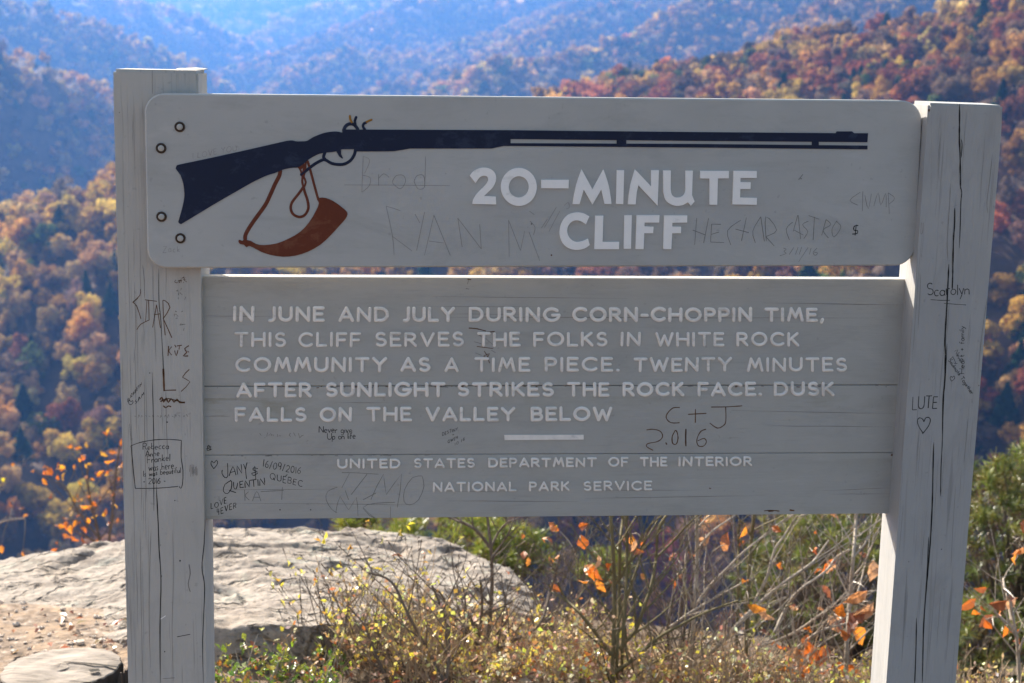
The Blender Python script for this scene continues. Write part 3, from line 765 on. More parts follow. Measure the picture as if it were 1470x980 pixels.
# ---- routed text: a stroke alphabet
def arc(cx, cy, rx, ry, a0, a1, n=10):
    return [(cx+rx*math.cos(R(a0+(a1-a0)*i/n)), cy+ry*math.sin(R(a0+(a1-a0)*i/n))) for i in range(n+1)]
CAPS = {
 'A': (.86, [[(0, 0), (.43, 1), (.86, 0)], [(.16, .27), (.70, .27)]]),
 'B': (.66, [[(0, 0), (0, 1)], [(0, 1)]+arc(.36, .76, .24, .24, 90, -90)+[(0, .52)], [(.3, .52)]+arc(.38, .26, .28, .26, 90, -90)+[(0, 0)]]),
 'C': (.86, [arc(.5, .5, .5, .5, 48, 312, 18)]),
 'D': (.80, [[(0, 0), (0, 1), (.3, 1)]+arc(.34, .5, .46, .5, 90, -90, 12)+[(0, 0)]]),
 'E': (.58, [[(.58, 1), (0, 1), (0, 0), (.60, 0)], [(0, .52), (.5, .52)]]),
 'F': (.58, [[(.58, 1), (0, 1), (0, 0)], [(0, .48), (.5, .48)]]),
 'G': (.95, [arc(.5, .5, .5, .5, 45, 355, 20)+[(.55, .46)]]),
 'H': (.80, [[(0, 0), (0, 1)], [(.8, 0), (.8, 1)], [(0, .5), (.8, .5)]]),
 'I': (.02, [[(0, 0), (0, 1)]]),
 'J': (.40, [[(.4, 1), (.4, .22)]+arc(.14, .2, .26, .24, 0, -100, 6)]),
 'K': (.68, [[(0, 0), (0, 1)], [(.62, 1), (.04, .45)], [(.2, .58), (.68, 0)]]),
 'L': (.58, [[(0, 1), (0, 0), (.58, 0)]]),
 'M': (.98, [[(0, 0), (.2, 1), (.49, .28), (.78, 1), (.98, 0)]]),
 'N': (.80, [[(0, 0), (.02, 1), (.78, 0), (.8, 1)]]),
 'O': (1.0, [arc(.5, .5, .5, .5, 0, 360, 24)]),
 'P': (.62, [[(0, 0), (0, 1), (.3, 1)]+arc(.34, .73, .28, .27, 90, -90)+[(0, .46)]]),
 'Q': (1.0, [arc(.5, .5, .5, .5, 0, 360, 24), [(.6, .3), (.98, -.05)]]),
 'R': (.68, [[(0, 0), (0, 1), (.3, 1)]+arc(.34, .74, .28, .26, 90, -90)+[(0, .48)], [(.3, .46), (.68, 0)]]),
 'S': (.60, [arc(.3, .75, .27, .25, 40, 250, 9)+arc(.3, .26, .30, .26, 75, -145, 10)]),
 'T': (.78, [[(0, 1), (.78, 1)], [(.39, 1), (.39, 0)]]),
 'U': (.78, [[(0, 1), (0, .36)]+arc(.39, .36, .39, .36, 180, 360, 10)+[(.78, 1)]]),
 'V': (.80, [[(0, 1), (.40, 0), (.80, 1)]]),
 'W': (1.16, [[(0, 1), (.29, 0), (.58, .8), (.87, 0), (1.16, 1)]]),
 'X': (.7, [[(0, 0), (.7, 1)], [(0, 1), (.7, 0)]]),
 'Y': (.82, [[(0, 1), (.41, .5), (.82, 1)], [(.41, .5), (.41, 0)]]),
 'Z': (.7, [[(0, 1), (.7, 1), (0, 0), (.7, 0)]]),
 '.': (.04, [[(0, .02), (.04, .02)]]), ',': (.1, [[(.08, .08), (.0, -.16)]]), '-': (.36, [[(0, .45), (.36, .45)]]),
 '&': (.7, [[(.65, .3), (.4, .02), (.12, .05), (.05, .3), (.5, .75), (.4, 1), (.2, .9), (.3, .6), (.7, 0)]]),
 '/': (.4, [[(0, -.1), (.4, 1.1)]]), '+': (.5, [[(0, .4), (.5, .4)], [(.25, .15), (.25, .65)]]),
 '0': (.6, [arc(.3, .5, .3, .5, 90, 450, 14)]), '1': (.1, [[(.05, 1), (.05, 0)]]),
 '2': (.6, [arc(.3, .72, .28, .28, 160, -30, 8)+[(0, 0), (.6, 0)]]), '3': (.55, [arc(.25, .75, .25, .25, 140, -90, 8)+arc(.25, .25, .28, .25, 90, -140, 8)]),
 '4': (.6, [[(.1, 1), (.02, .4), (.6, .45)], [(.45, .9), (.4, -.1)]]), '6': (.55, [[(.5, 1), (.15, .7), (0, .3)]+arc(.27, .26, .27, .26, 180, 520, 12)]),
 '9': (.55, [arc(.27, .72, .27, .28, 0, 360, 12)+[(.5, .2), (.4, 0)]]),
 'a': (.5, [arc(.24, .25, .24, .26, 20, 350, 10), [(.48, .5), (.48, .05), (.55, 0)]]),
 'b': (.5, [[(0, 1), (0, 0)], arc(.25, .25, .25, .25, 170, -170, 10)]),
 'c': (.45, [arc(.25, .25, .25, .26, 50, 310, 9)]), 'e': (.5, [[(.02, .26), (.48, .28)]+arc(.25, .26, .24, .26, 10, 310, 9)]),
 'f': (.35, [[(.4, .95), (.22, 1), (.15, .8), (.13, 0)], [(0, .5), (.35, .52)]]),
 'g': (.5, [arc(.24, .26, .23, .25, 20, 360, 10), [(.47, .5), (.46, -.2), (.25, -.4), (.02, -.28)]]),
 'h': (.5, [[(0, 1), (0, 0)], [(0, .35), (.2, .5), (.42, .42), (.45, 0)]]), 'i': (.08, [[(.04, .5), (.04, 0)], [(.04, .72), (.05, .76)]]),
 'k': (.45, [[(0, 1), (0, 0)], [(.4, .5), (.02, .22), (.45, 0)]]), 'l': (.06, [[(.03, 1), (.03, 0)]]),
 'm': (.75, [[(0, .5), (0, 0)], [(0, .35), (.2, .5), (.35, .35), (.36, 0)], [(.36, .35), (.55, .5), (.72, .35), (.74, 0)]]),
 'n': (.48, [[(0, .5), (0, 0)], [(0, .35), (.22, .5), (.42, .4), (.45, 0)]]), 'o': (.5, [arc(.25, .25, .25, .25, 90, 450, 12)]),
 'p': (.5, [[(0, .5), (0, -.4)], arc(.25, .25, .25, .25, 170, -170, 10)]), 'r': (.36, [[(0, .5), (.02, 0)], [(.02, .3), (.18, .5), (.36, .48)]]),
 's': (.38, [[(.36, .46), (.12, .5), (.05, .36), (.32, .2), (.28, .02), (0, .04)]]), 't': (.36, [[(.16, .85), (.15, .08), (.34, .02)], [(0, .52), (.36, .54)]]),
 'u': (.48, [[(0, .5), (.03, .08), (.25, 0), (.44, .2), (.46, .5), (.48, 0)]]), 'v': (.45, [[(0, .5), (.22, 0), (.45, .5)]]),
 'w': (.7, [[(0, .5), (.18, 0), (.35, .4), (.52, 0), (.7, .5)]]), 'y': (.46, [[(0, .5), (.22, .05)], [(.46, .5), (.2, -.1), (.02, -.38)]]),
 ' ': (.35, []),
}
def split_sharp(pts):
    out = [[pts[0]]]
    for i in range(1, len(pts)):
        out[-1].append(pts[i])
        if i < len(pts)-1:
            a = np.subtract(pts[i], pts[i-1]); b = np.subtract(pts[i+1], pts[i])
            c = (a @ b)/(np.linalg.norm(a)*np.linalg.norm(b)+1e-9)
            if c < .72: out.append([pts[i]])
    return out
def word(mb, text, x0, x1, face, base0, base1, h0, h1, wpx, h=.0030, gap=.40, jit=.012, lift=.0001, mi=0, slant=0.0, taper=0, mb_w=None):
    """text between pixels x0..x1; baseline y from base0 to base1, letter height h0..h1 (pixels)"""
    ws = [CAPS[c][0] for c in text]
    tot = sum(ws)+gap*(len(text)-1)
    x = 0; hw = wpx/2
    L = (x1-x0-(wpx if h > 0 else 0))
    for c, w in zip(text, ws):
        jy = random.gauss(0, jit); js = 1+random.gauss(0, jit); jr = random.gauss(0, jit)
        for st in CAPS[c][1]:
            pts = []
            for a, b in st:
                u = (x+a+slant*b+jr*(b-.5))/tot; b2 = b*js+jy
                px = x0+(wpx/2 if h > 0 else 0)+u*L
                hh = h0+(h1-h0)*u; yb = base0+(base1-base0)*u
                if h > 0: py = yb-wpx/2-b2*(hh-wpx)
                else: py = yb-b2*hh
                pts.append((px, py))
            for run in split_sharp(pts):
                ribbon3(mb, [face.hit(*p) for p in run], face.n, (wpx*(1+random.gauss(0, jit*2)))*PXM, h*(1+random.gauss(0, .03)), mi, taper, lift, caps=h > 0)
        x += w+gap
ROWS = [
 (462.0, 462.2, 22.8, 21.0, 5.7, [('IN', 334.4, 365.7), ('JUNE', 382.9, 466.1), ('AND', 485.7, 558.5), ('JULY', 576.3, 653.4), ('DURING', 672.7, 804), ('CORN-CHOPPIN', 821.2, 1080.1), ('TIME,', 1097.1, 1183.6)]),
 (498.2, 497.2, 22.0, 21.0, 4.9, [('THIS', 336.3, 411), ('CLIFF', 428.2, 518.3), ('SERVES', 538.4, 666.1), ('THE', 684.5, 747), ('FOLKS', 765.3, 872.3), ('IN', 890.7, 920.1), ('WHITE', 940.4, 1039.5), ('ROCK', 1056.8, 1147.5)]),
 (534.3, 533.4, 22.2, 21.0, 5.1, [('COMMUNITY', 337.6, 556), ('AS', 574.6, 618), ('A', 638, 658.8), ('TIME', 680.8, 761.2), ('PIECE.', 781.7, 889.5), ('TWENTY', 909.1, 1050.9), ('MINUTES', 1071.9, 1216)]),
 (570.4, 568.6, 22.0, 21.2, 5.7, [('AFTER', 338.8, 447.8), ('SUNLIGHT', 467.4, 639.7), ('STRIKES', 656.3, 795.4), ('THE', 813.6, 874.8), ('ROCK', 893.2, 982.5), ('FACE.', 1001, 1094), ('DUSK', 1110.4, 1198)]),
 (605.6, 604.6, 21.6, 21.4, 5.4, [('FALLS', 336.8, 440.4), ('ON', 458.8, 505.8), ('THE', 526, 591), ('VALLEY', 610.6, 740), ('BELOW', 761.6, 879.2)]),
 (672.6, 668.8, 14.6, 14.2, 3.6, [('UNITED', 484, 575), ('STATES', 594, 681.6), ('DEPARTMENT', 700.7, 856.6), ('OF', 873, 902), ('THE', 918.4, 957.8), ('INTERIOR', 973.8, 1079.6)]),
 (706.2, 703.6, 14.4, 14.0, 3.4, [('NATIONAL', 621.2, 741.5), ('PARK', 759.2, 817.7), ('SERVICE', 837.3, 936)]),
]
mb = MB()
for b0, b1, h0, h1, w, words in ROWS:
    X0, X1 = words[0][1], words[-1][2]
    for tx, x0, x1 in words:
        w_ = w*random.uniform(.86, .95)
        u0, u1 = (x0-X0)/(X1-X0), (x1-X0)/(X1-X0)
        word(mb, tx, x0, x1, LB, b0+(b1-b0)*u0, b0+(b1-b0)*u1, h0+(h1-h0)*u0, h0+(h1-h0)*u1, w_)
        child(mb, 'lettering', CREAM, lower); mb = MB()
prism(mb, [(723.8, 624.0), (837.6, 623.8), (837.6, 630.4), (724.2, 631.2)], LB, .0022)
child(mb, 'rule_bar', CREAM, lower, True)

# ---- pen, pencil and knife marks left by visitors
def line(mb, pts, w, face, mi=0, sm=3, taper=.0):
    P = smooth_path(pts, sm) if sm > 1 and len(pts) > 2 else [np.array(p, float) for p in pts]
    ribbon3(mb, [face.hit(x, y) for x, y in P], face.n, w*PXM, 0, mi, taper, .0004, caps=False)
def flush(mb, name, mats, parent):
    if mb.v: child(mb, name, mats, parent)
    return MB()
def sc(L, ox, oy, s): return [(ox+x/s, oy+y/s) for x, y in L]
u = MB(); UM = [PENCIL, SCRATCH, INK, CARVE]    # on the rifle board
for st in ([(75, 365), (71, 460), (68, 545)], [(75, 365), (108, 385), (82, 450)], [(74, 460), (110, 472), (105, 512), (70, 544)], [(152, 455), (152, 512)], [(152, 475), (178, 452), (205, 470)], [(388, 365), (386, 450), (383, 520)],
           [(222, 490), (240, 462), (275, 460), (288, 490), (262, 528), (228, 505), (222, 490)], [(330, 490), (345, 462), (378, 462), (382, 520), (350, 528), (330, 490)]):
    line(u, sc(st, 500, 120, 3.5), .75, UB, 1)
line(u, sc([(-20, 508), (200, 509), (510, 512)], 500, 120, 3.5), .6, UB, 1)
u = flush(u, 'graffiti', UM, upper)
for st in ([(190, 615), (222, 765), (230, 860)], [(190, 615), (225, 625), (262, 638)], [(220, 765), (320, 840)], [(335, 655), (360, 700)], [(383, 645), (343, 838)], [(430, 660), (383, 862)], [(430, 660), (512, 862)], [(405, 790), (480, 800)], [(572, 820), (550, 675)], [(550, 675), (668, 830)], [(668, 830), (660, 705)],
           [(808, 870), (805, 685)], [(805, 685), (865, 838)], [(865, 838), (886, 740)], [(910, 640), (935, 658)], [(912, 690), (938, 720), (930, 760)], [(908, 745), (962, 890)], [(970, 725), (1000, 680)], [(985, 722), (1045, 620)], [(1008, 742), (1062, 640)], [(1085, 612), (1105, 596), (1110, 622), (1096, 628)]):
    line(u, sc(st, 500, 120, 3.5), .8, UB, 1)
u = flush(u, 'graffiti', UM, upper)
for st in ([(350, 675), (340, 810)], [(410, 675), (385, 800)], [(330, 735), (395, 760)], [(425, 705), (420, 795)], [(425, 705), (472, 706)], [(422, 757), (462, 745)], [(420, 795), (488, 798)], [(572, 685), (505, 738), (522, 810)], [(600, 672), (575, 790)], [(545, 730), (612, 748)], [(672, 668), (632, 740), (645, 800)], [(672, 668), (690, 792)],
           [(700, 790), (697, 668), (752, 735), (697, 768)], [(697, 768), (740, 815)], [(832, 695), (800, 730), (816, 785)], [(858, 660), (835, 742)], [(860, 660), (872, 780)], [(840, 735), (885, 760)], [(912, 690), (882, 708), (908, 742), (888, 778)], [(942, 668), (935, 785)], [(912, 662), (965, 680)], [(1000, 682), (978, 762)], [(1000, 682), (1024, 708), (985, 735), (1012, 775)], [(1055, 688), (1030, 730), (1040, 770), (1075, 720), (1050, 690)]):
    line(u, sc(st, 900, 120, 3.5), .9, UB, 0)
u = flush(u, 'graffiti', UM, upper)
for st in ([(785, 825), (800, 832), (788, 842), (800, 852), (768, 864)], [(838, 822), (815, 858)], [(860, 820), (846, 858)], [(878, 820), (865, 858)], [(910, 822), (862, 895)], [(925, 825), (916, 858)], [(955, 825), (935, 848), (946, 862), (958, 850), (940, 846)],
           [(1172, 545), (1120, 585), (1160, 610)], [(1185, 540), (1182, 640)], [(1195, 560), (1212, 628), (1228, 552)], [(1240, 615), (1262, 548), (1275, 610), (1300, 550), (1302, 620)], [(1312, 548), (1318, 655)], [(1312, 548), (1345, 575), (1316, 605)]):
    line(u, sc(st, 900, 120, 3.5), .75, UB, 0)
u = flush(u, 'graffiti', UM, upper)
word(u, 'I LOVE YOU', 277, 339.5, UB, 227.5, 216, 7.6, 7.6, .7, h=0, mi=1, jit=.05, gap=.35)
u = flush(u, 'graffiti', UM, upper)
word(u, 'Zack', 234, 258, UB, 362, 361, 8.5, 8.5, .7, h=0, mi=1, jit=.05)
u = flush(u, 'graffiti', UM, upper)
line(u, sc([(1162, 712), (1142, 716), (1140, 735), (1158, 738), (1156, 752), (1132, 755)], 900, 120, 3.5), 1.5, UB, 2)
line(u, sc([(1152, 708), (1146, 762)], 900, 120, 3.5), 1.2, UB, 2)
u = flush(u, 'graffiti', UM, upper)
for q in ((791.6, 365.8), (763, 321), (1150, 256)): line(u, [(q[0]-1, q[1]), (q[0]+1, q[1]+.4)], 2.0, UB, 3 if q[0] == 791.6 else 0)
line(u, sc([(862, 482), (884, 455)], 900, 120, 3.5), 1.3, UB, 0)
flush(u, 'scuffs', UM, upper)

GM = [INK, CARVE, PENCIL, HAIRLINE, PENCIL, CARVE]
g = MB()    # on the text board: 0 ink, 1 carved, 2 pencil, 3 hairline
word(g, 'Never give', 458, 505.5, LB, 620.5, 621.5, 9.4, 9.4, 1.1, h=0, jit=.04, gap=.16)
word(g, 'Up on life.', 470, 511.5, LB, 630.4, 629.2, 9.0, 9.0, 1.1, h=0, jit=.04, gap=.14)
g = flush(g, 'graffiti', GM, lower)
word(g, 'DESTINY', 635, 657, LB, 625.5, 617.5, 4.2, 4.2, .65, h=0, jit=.05)
word(g, '+', 649, 652, LB, 626, 625, 4, 4, .6, h=0)
word(g, 'OWEN', 643, 657, LB, 636, 629, 4.0, 4.0, .65, h=0, jit=.05)
word(g, '10.16', 653, 667, LB, 639.5, 632, 4.0, 4.0, .6, h=0, jit=.05)
C8 = lambda L: sc(L, 600, 580, 3.675); C7 = lambda L: sc(L, 280, 580, 4.083); C9 = lambda L: sc(L, 940, 560, 4.083)
g = flush(g, 'graffiti', GM, lower)
for st in ([(146, 101), (105, 104), (72, 138), (68, 165), (95, 190), (145, 190)], [(238, 110), (237, 190)], [(195, 141), (302, 135)], [(330, 98), (420, 97), (512, 91)], [(415, 97), (416, 180), (400, 208), (365, 221), (322, 192)],
           [(-48, 232), (-12, 228), (28, 238), (45, 262), (38, 285), (10, 302), (-40, 312), (-48, 330), (-10, 352)], [(120, 235), (102, 270), (104, 310), (125, 315), (136, 280), (128, 240), (118, 236)], [(182, 226), (180, 275), (182, 327)], [(300, 228), (268, 242), (246, 290), (255, 325), (285, 327), (302, 302), (288, 282), (252, 296)]):
    line(g, C9(st), 1.45, LB, 1)
line(g, C9([(64, 306), (70, 318)]), 2, LB, 1)
line(g, C9([(182, 226), (181, 290), (182, 327)]), 2.2, LB, 1)
g = flush(g, 'graffiti', GM, lower)
line(g, C7([(110, 378), (94, 352), (98, 332), (110, 344), (126, 328), (132, 348), (110, 378)]), 1.1, LB, 0)
g = flush(g, 'graffiti', GM, lower)
for st in ([(190, 345), (192, 420), (175, 430), (158, 405), (160, 385)], [(200, 420), (222, 365), (240, 415)], [(208, 400), (236, 392)], [(250, 412), (246, 360), (274, 405), (270, 352)], [(284, 350), (296, 382)], [(305, 342), (296, 382), (302, 438)], [(368, 378), (345, 372), (340, 385), (365, 395), (332, 405), (345, 418), (368, 402)], [(350, 362), (356, 440)],
           [(210, 448), (175, 470), (166, 510), (190, 524), (212, 495), (215, 455), (205, 446)], [(200, 505), (240, 518)], [(226, 455), (228, 490), (242, 495), (250, 460)], [(262, 452), (264, 490)], [(262, 453), (282, 450)], [(262, 472), (278, 468)], [(264, 490), (286, 486)], [(294, 490), (294, 448), (318, 485), (318, 445)], [(322, 446), (360, 440)], [(342, 443), (345, 484)], [(368, 440), (370, 478)], [(380, 478), (382, 436), (408, 474), (405, 430)]):
    line(g, C7(st), 1.15, LB, 0, sm=2)
g = flush(g, 'graffiti', GM, lower)
word(g, '16/09/2016', 377.5, 431, LB, 669.5, 680.5, 10, 9, 1.0, h=0, jit=.05, gap=.28, slant=.15)
g = flush(g, 'graffiti', GM, lower)
word(g, 'QUEBEC', 387.5, 434, LB, 687.5, 698.5, 9.4, 8.4, 1.0, h=0, jit=.05, slant=.1)
line(g, [(410, 683), (412.5, 680.8)], 1, LB, 0)
g = flush(g, 'graffiti', GM, lower)
word(g, 'LOVE', 303, 325, LB, 731, 722.5, 8.6, 8.0, 1.05, h=0, jit=.06)
g = flush(g, 'graffiti', GM, lower)
word(g, '4EVER', 311.5, 339, LB, 739, 728, 8.6, 8.0, 1.05, h=0, jit=.06)
g = flush(g, 'graffiti', GM, lower)
line(g, C7([(66, 262), (95, 250), (70, 245), (92, 270), (80, 238), (72, 272), (98, 262)]), .8, LB, 0)
g = flush(g, 'graffiti', GM, lower)
for st in ([(290, 500), (293, 565)], [(315, 512), (294, 535), (318, 562)], [(336, 568), (362, 510), (386, 568)], [(345, 545), (378, 545)]): line(g, C7(st), .85, LB, 2)
g = flush(g, 'graffiti', GM, lower)
for st in ([(512, 485), (508, 560)], [(385, 512), (520, 505)],
           [(860, 400), (960, 403), (1075, 410)], [(905, 405), (860, 490)], [(1008, 410), (915, 530)], [(1030, 560), (1105, 410), (1120, 530), (1210, 408), (1185, 605)], [(1330, 420), (1275, 430), (1228, 500), (1225, 570), (1260, 590), (1310, 560), (1342, 480), (1330, 420)],
           [(835, 486), (778, 510), (768, 560), (800, 615), (832, 636)], [(825, 635), (850, 540), (900, 620), (945, 545), (955, 655)], [(1060, 520), (985, 560)], [(1172, 575), (1060, 580), (985, 605), (1060, 670)], [(1145, 600), (1145, 670)], [(985, 610), (1020, 650), (1065, 672)], [(880, 505), (900, 560)]): line(g, C7(st), .7, LB, 3, sm=2)
g = flush(g, 'graffiti', GM, lower)
for k in range(16):
    x = random.uniform(372, 440); line(g, [(x, 620+random.uniform(0, 8)), (x+random.uniform(-3, 3), 624+random.uniform(0, 6))], .7, LB, 3)
g = flush(g, 'graffiti', GM, lower)
C5 = lambda L: sc(L, 600, 380, 4.083)
for st, w in (([(298, 370), (345, 374), (398, 388)], 1.6), ([(380, 398), (450, 390)], 1.8), ([(350, 405), (372, 420)], 1.0), ([(328, 450), (372, 462)], .8), ([(345, 478), (440, 490)], 1.2), ([(335, 515), (372, 530)], .8), ([(388, 505), (412, 545), (385, 535), (420, 520), (400, 548)], 1.2), ([(410, 550), (420, 575)], 1.2), ([(430, 500), (455, 515)], .7), ([(375, 410), (440, 470)], .7), ([(290, 83), (312, 86)], 1.6), ([(298, 86), (290, 112)], .8), ([(280, 138), (300, 142)], 1.0)): line(g, C5(st), w, LB, 4 if w < 1.15 else 5, sm=2)
for st, w in (([(640, 707), (680, 703), (730, 708)], 2.4), ([(665, 707), (695, 706)], 4.2), ([(790, 702), (818, 705)], 4.0), ([(318, 573), (330, 576)], 2)): line(g, C9(st), w*.7, LB, 5)
line(g, [(1279, 652.5), (1282, 653)], 3.4, LB, 5)
for q in ((446, 731.5), (402, 731.5)): line(g, [(q[0]-.8, q[1]), (q[0]+.8, q[1])], 1.6, LB, 0)
for k, q in enumerate(((573, 603.5), (588, 602), (591, 603), (575, 590), (576, 596))): line(g, [(q[0]-.6, q[1]), (q[0]+.6, q[1])], 1.3, LB, 0)
g = flush(g, 'scuffs', GM, lower)
for k in range(70):
    x = random.choice((random.uniform(295, 1300), random.uniform(400, 760))); y = 554.8-(x-290)*.0020+random.uniform(-.6, 2.2)
    line(g, [(x, y), (x+random.uniform(1, 5), y+random.uniform(-.5, .5))], random.uniform(.6, 1.7), LB, random.choice((1, 4, 4)), sm=1)
for k in range(24):
    x = random.uniform(293, 620); y = 653.2+random.uniform(-.5, 1.0); line(g, [(x, y), (x+random.uniform(1, 7), y+random.uniform(-.3, .3))], random.uniform(.6, 1.3), LB, 4, sm=1)
# fine grain checks along the planks
for a, b, y0, y1, w in ((640, 1256, 455.2, 456.3, .8), (292, 390, 453.2, 454, .6), (1180, 1258, 436, 437, .6), (1094, 1299, 434.5, 437.5, .7), (620, 900, 425.3, 428.5, .6), (292, 330, 597, 597.2, .8), (610, 770, 439.8, 440, .5), (640, 750, 450.5, 450.8, .5), (1050, 1290, 589, 593.5, .6), (1100, 1282, 611, 612.4, .8), (645, 830, 718.6, 719.6, .8), (840, 1100, 715.2, 711, .7), (860, 1000, 703.4, 703.4, .6), (640, 730, 705, 705.6, .5), (1180, 1282, 704, 700, .6), (1190, 1278, 709, 708.6, .7), (306, 600, 722, 724, .5), (300, 480, 703, 702, .5), (480, 560, 578, 577.6, .6)):
    n = 8; line(g, [(a+(b-a)*i/n, y0+(y1-y0)*i/n+random.uniform(-.25, .25)) for i in range(n+1)], w, LB, 3, sm=1, taper=.3)
flush(g, 'grain_checks', GM, lower)
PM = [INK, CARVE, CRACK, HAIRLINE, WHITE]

g = MB()    # left post: 0 ink, 1 carved, 2 crack, 3 hairline
A1 = lambda L: sc(L, 160, 380, 4.9); A2 = lambda L: sc(L, 160, 560, 4.9); A3 = lambda L: sc(L, 160, 740, 4.083)
for st, w in (([(205, 170), (200, 215), (150, 263), (185, 235)], 1.5), ([(150, 263), (178, 290), (208, 380)], 1.4), ([(235, 245), (320, 256)], 1.3), ([(250, 250), (240, 400)], .9), ([(262, 250), (265, 390)], 1.2), ([(265, 388), (205, 418), (178, 458)], 1.3), ([(318, 280), (290, 440)], 1.2), ([(318, 280), (345, 445)], 1.2), ([(300, 350), (342, 344)], 1.3), ([(362, 250), (366, 370), (378, 495)], 1.2), ([(360, 250), (378, 252), (412, 298), (364, 378)], 1.5), ([(364, 376), (425, 512)], 1.5),
              ([(365, 730), (368, 800), (371, 888)], 3.2), ([(370, 882), (455, 880)], 1.6), ([(548, 735), (500, 790), (553, 822), (490, 890)], 1.5),
              ([(402, 570), (398, 640)], 1.8), ([(425, 575), (403, 605), (425, 635)], 1.4), ([(445, 562), (455, 580)], 1.6), ([(460, 570), (495, 565)], 1.8), ([(445, 602), (455, 640), (468, 600)], 1.6), ([(478, 572), (475, 595)], 1.2), ([(545, 568), (515, 590), (530, 615), (505, 640), (540, 640)], 2.0), ([(535, 605), (545, 615)], 1.4),
              ([(340, 950), (355, 930), (368, 965), (385, 935), (400, 968), (420, 940), (440, 965), (462, 945), (480, 968), (518, 965)], 2.6), ([(345, 962), (400, 940), (515, 972)], 2.2), ([(365, 990), (382, 1005), (400, 992), (420, 998)], 2.4)):
    line(g, A1(st), w*.85, PL, 1, sm=2)
g = flush(g, 'graffiti', PM, post_l)
for k in range(26):      # faint worn writing
    yy = random.choice((95, 115, 175, 205, 235, 330, 355, 385, 420, 455)); xx = random.uniform(430, 520)
    line(g, A1([(xx, yy+random.uniform(-12, 12)), (xx+random.uniform(-14, 14), yy+random.uniform(-14, 14)), (xx+random.uniform(-10, 18), yy+random.uniform(-10, 10))]), .7, PL, 1 if yy < 150 else 3)
g = flush(g, 'graffiti', PM, post_l)
word(g, 'SAM', 194, 207, PL, 580, 566, 4.8, 4.8, .7, h=0, jit=.08); word(g, 'ELIZABETH', 183, 203, PL, 577, 553, 4.4, 4.4, .7, h=0, jit=.08)
g = flush(g, 'graffiti', PM, post_l)
line(g, A2([(125, 98), (118, 80), (128, 72), (140, 80), (148, 72), (152, 85), (140, 100), (125, 98)]), .8, PL, 0)
g = flush(g, 'graffiti', PM, post_l)
for k in range(15):
    xx = 192+k*5.4+random.uniform(-1, 1); line(g, [(xx, 599+random.uniform(-3, 1)), (xx+1.2, 596+random.uniform(-2, 2)), (xx+2.4, 598)], .55, PL, 3)
g = flush(g, 'graffiti', PM, post_l)
line(g, A2([(138, 390), (205, 366), (300, 349), (400, 345), (492, 352)]), 1.15, PL, 0)
line(g, A2([(492, 352), (490, 470), (503, 560), (500, 660), (487, 690), (478, 676)]), 1.15, PL, 0, sm=2)
line(g, A2([(470, 676), (330, 688), (168, 690)]), 1.05, PL, 0)
line(g, A2([(168, 690), (155, 570), (145, 460), (138, 390)]), 1.15, PL, 0)
g = flush(g, 'graffiti', PM, post_l)
for tx, x0, x1, b0, b1, h in (('Rebecca', 222, 402, 418, 412, 34), ('Anne', 240, 336, 466, 460, 32), ('Frankel', 252, 412, 514, 494, 38), ('was here.', 262, 446, 572, 550, 42), ('Is was beautiful', 226, 486, 608, 580, 30), ('- 2016 -', 224, 380, 660, 656, 30)):
    word(g, tx, 160+x0/4.9, 160+x1/4.9, PL, 560+b0/4.9, 560+b1/4.9, h*1.28/4.9, h*1.28/4.9, 1.0, h=0, jit=.04, gap=.2)
g = flush(g, 'graffiti', PM, post_l)
for k in range(9): line(g, A2([(555+k*6, 530+random.uniform(-10, 25)), (553+k*6+random.uniform(-3, 3), 575+random.uniform(-5, 40))]), .55, PL, 3)
for q, r in (((240, 605.5), 2.2), ((215, 535), 1.6), ((251, 718), 1.6), ((258.5, 804.5), 2.3), ((231.5, 826.5), 2.0), ((236.5, 935), 1.8), ((230.5, 782), 1.2), ((171.5, 161), 1.2)): line(g, [(q[0]-r*.4, q[1]), (q[0]+r*.4, q[1]+.3)], r, PL, 2)
line(g, A3([(455, 285), (462, 340), (450, 400), (462, 445)]), 1.5, PL, 3); line(g, A3([(385, 710), (420, 703), (462, 695)]), 1.0, PL, 2); line(g, A3([(300, 955), (370, 950)]), .9, PL, 3)
line(g, A3([(288, 606), (318, 586)]), 1.2, PL, 4)
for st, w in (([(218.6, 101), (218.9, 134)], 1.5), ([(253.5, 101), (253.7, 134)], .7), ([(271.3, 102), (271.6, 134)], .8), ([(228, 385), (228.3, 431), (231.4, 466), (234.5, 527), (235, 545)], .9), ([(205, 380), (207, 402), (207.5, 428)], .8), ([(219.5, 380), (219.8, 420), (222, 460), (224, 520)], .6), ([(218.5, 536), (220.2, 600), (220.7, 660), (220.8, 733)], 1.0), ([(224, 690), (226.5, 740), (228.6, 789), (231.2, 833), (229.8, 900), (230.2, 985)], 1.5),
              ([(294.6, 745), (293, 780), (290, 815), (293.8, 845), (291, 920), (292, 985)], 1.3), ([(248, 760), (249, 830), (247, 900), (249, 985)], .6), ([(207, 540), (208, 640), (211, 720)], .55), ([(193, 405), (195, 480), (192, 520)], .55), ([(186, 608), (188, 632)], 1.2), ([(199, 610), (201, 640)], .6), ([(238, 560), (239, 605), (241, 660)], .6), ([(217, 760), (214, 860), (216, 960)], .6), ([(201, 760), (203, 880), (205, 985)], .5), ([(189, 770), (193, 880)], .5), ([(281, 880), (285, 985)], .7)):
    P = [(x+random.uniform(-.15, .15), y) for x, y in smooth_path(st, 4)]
    line(g, P, w, PL, 2 if w > .85 else 3, sm=1, taper=.12)
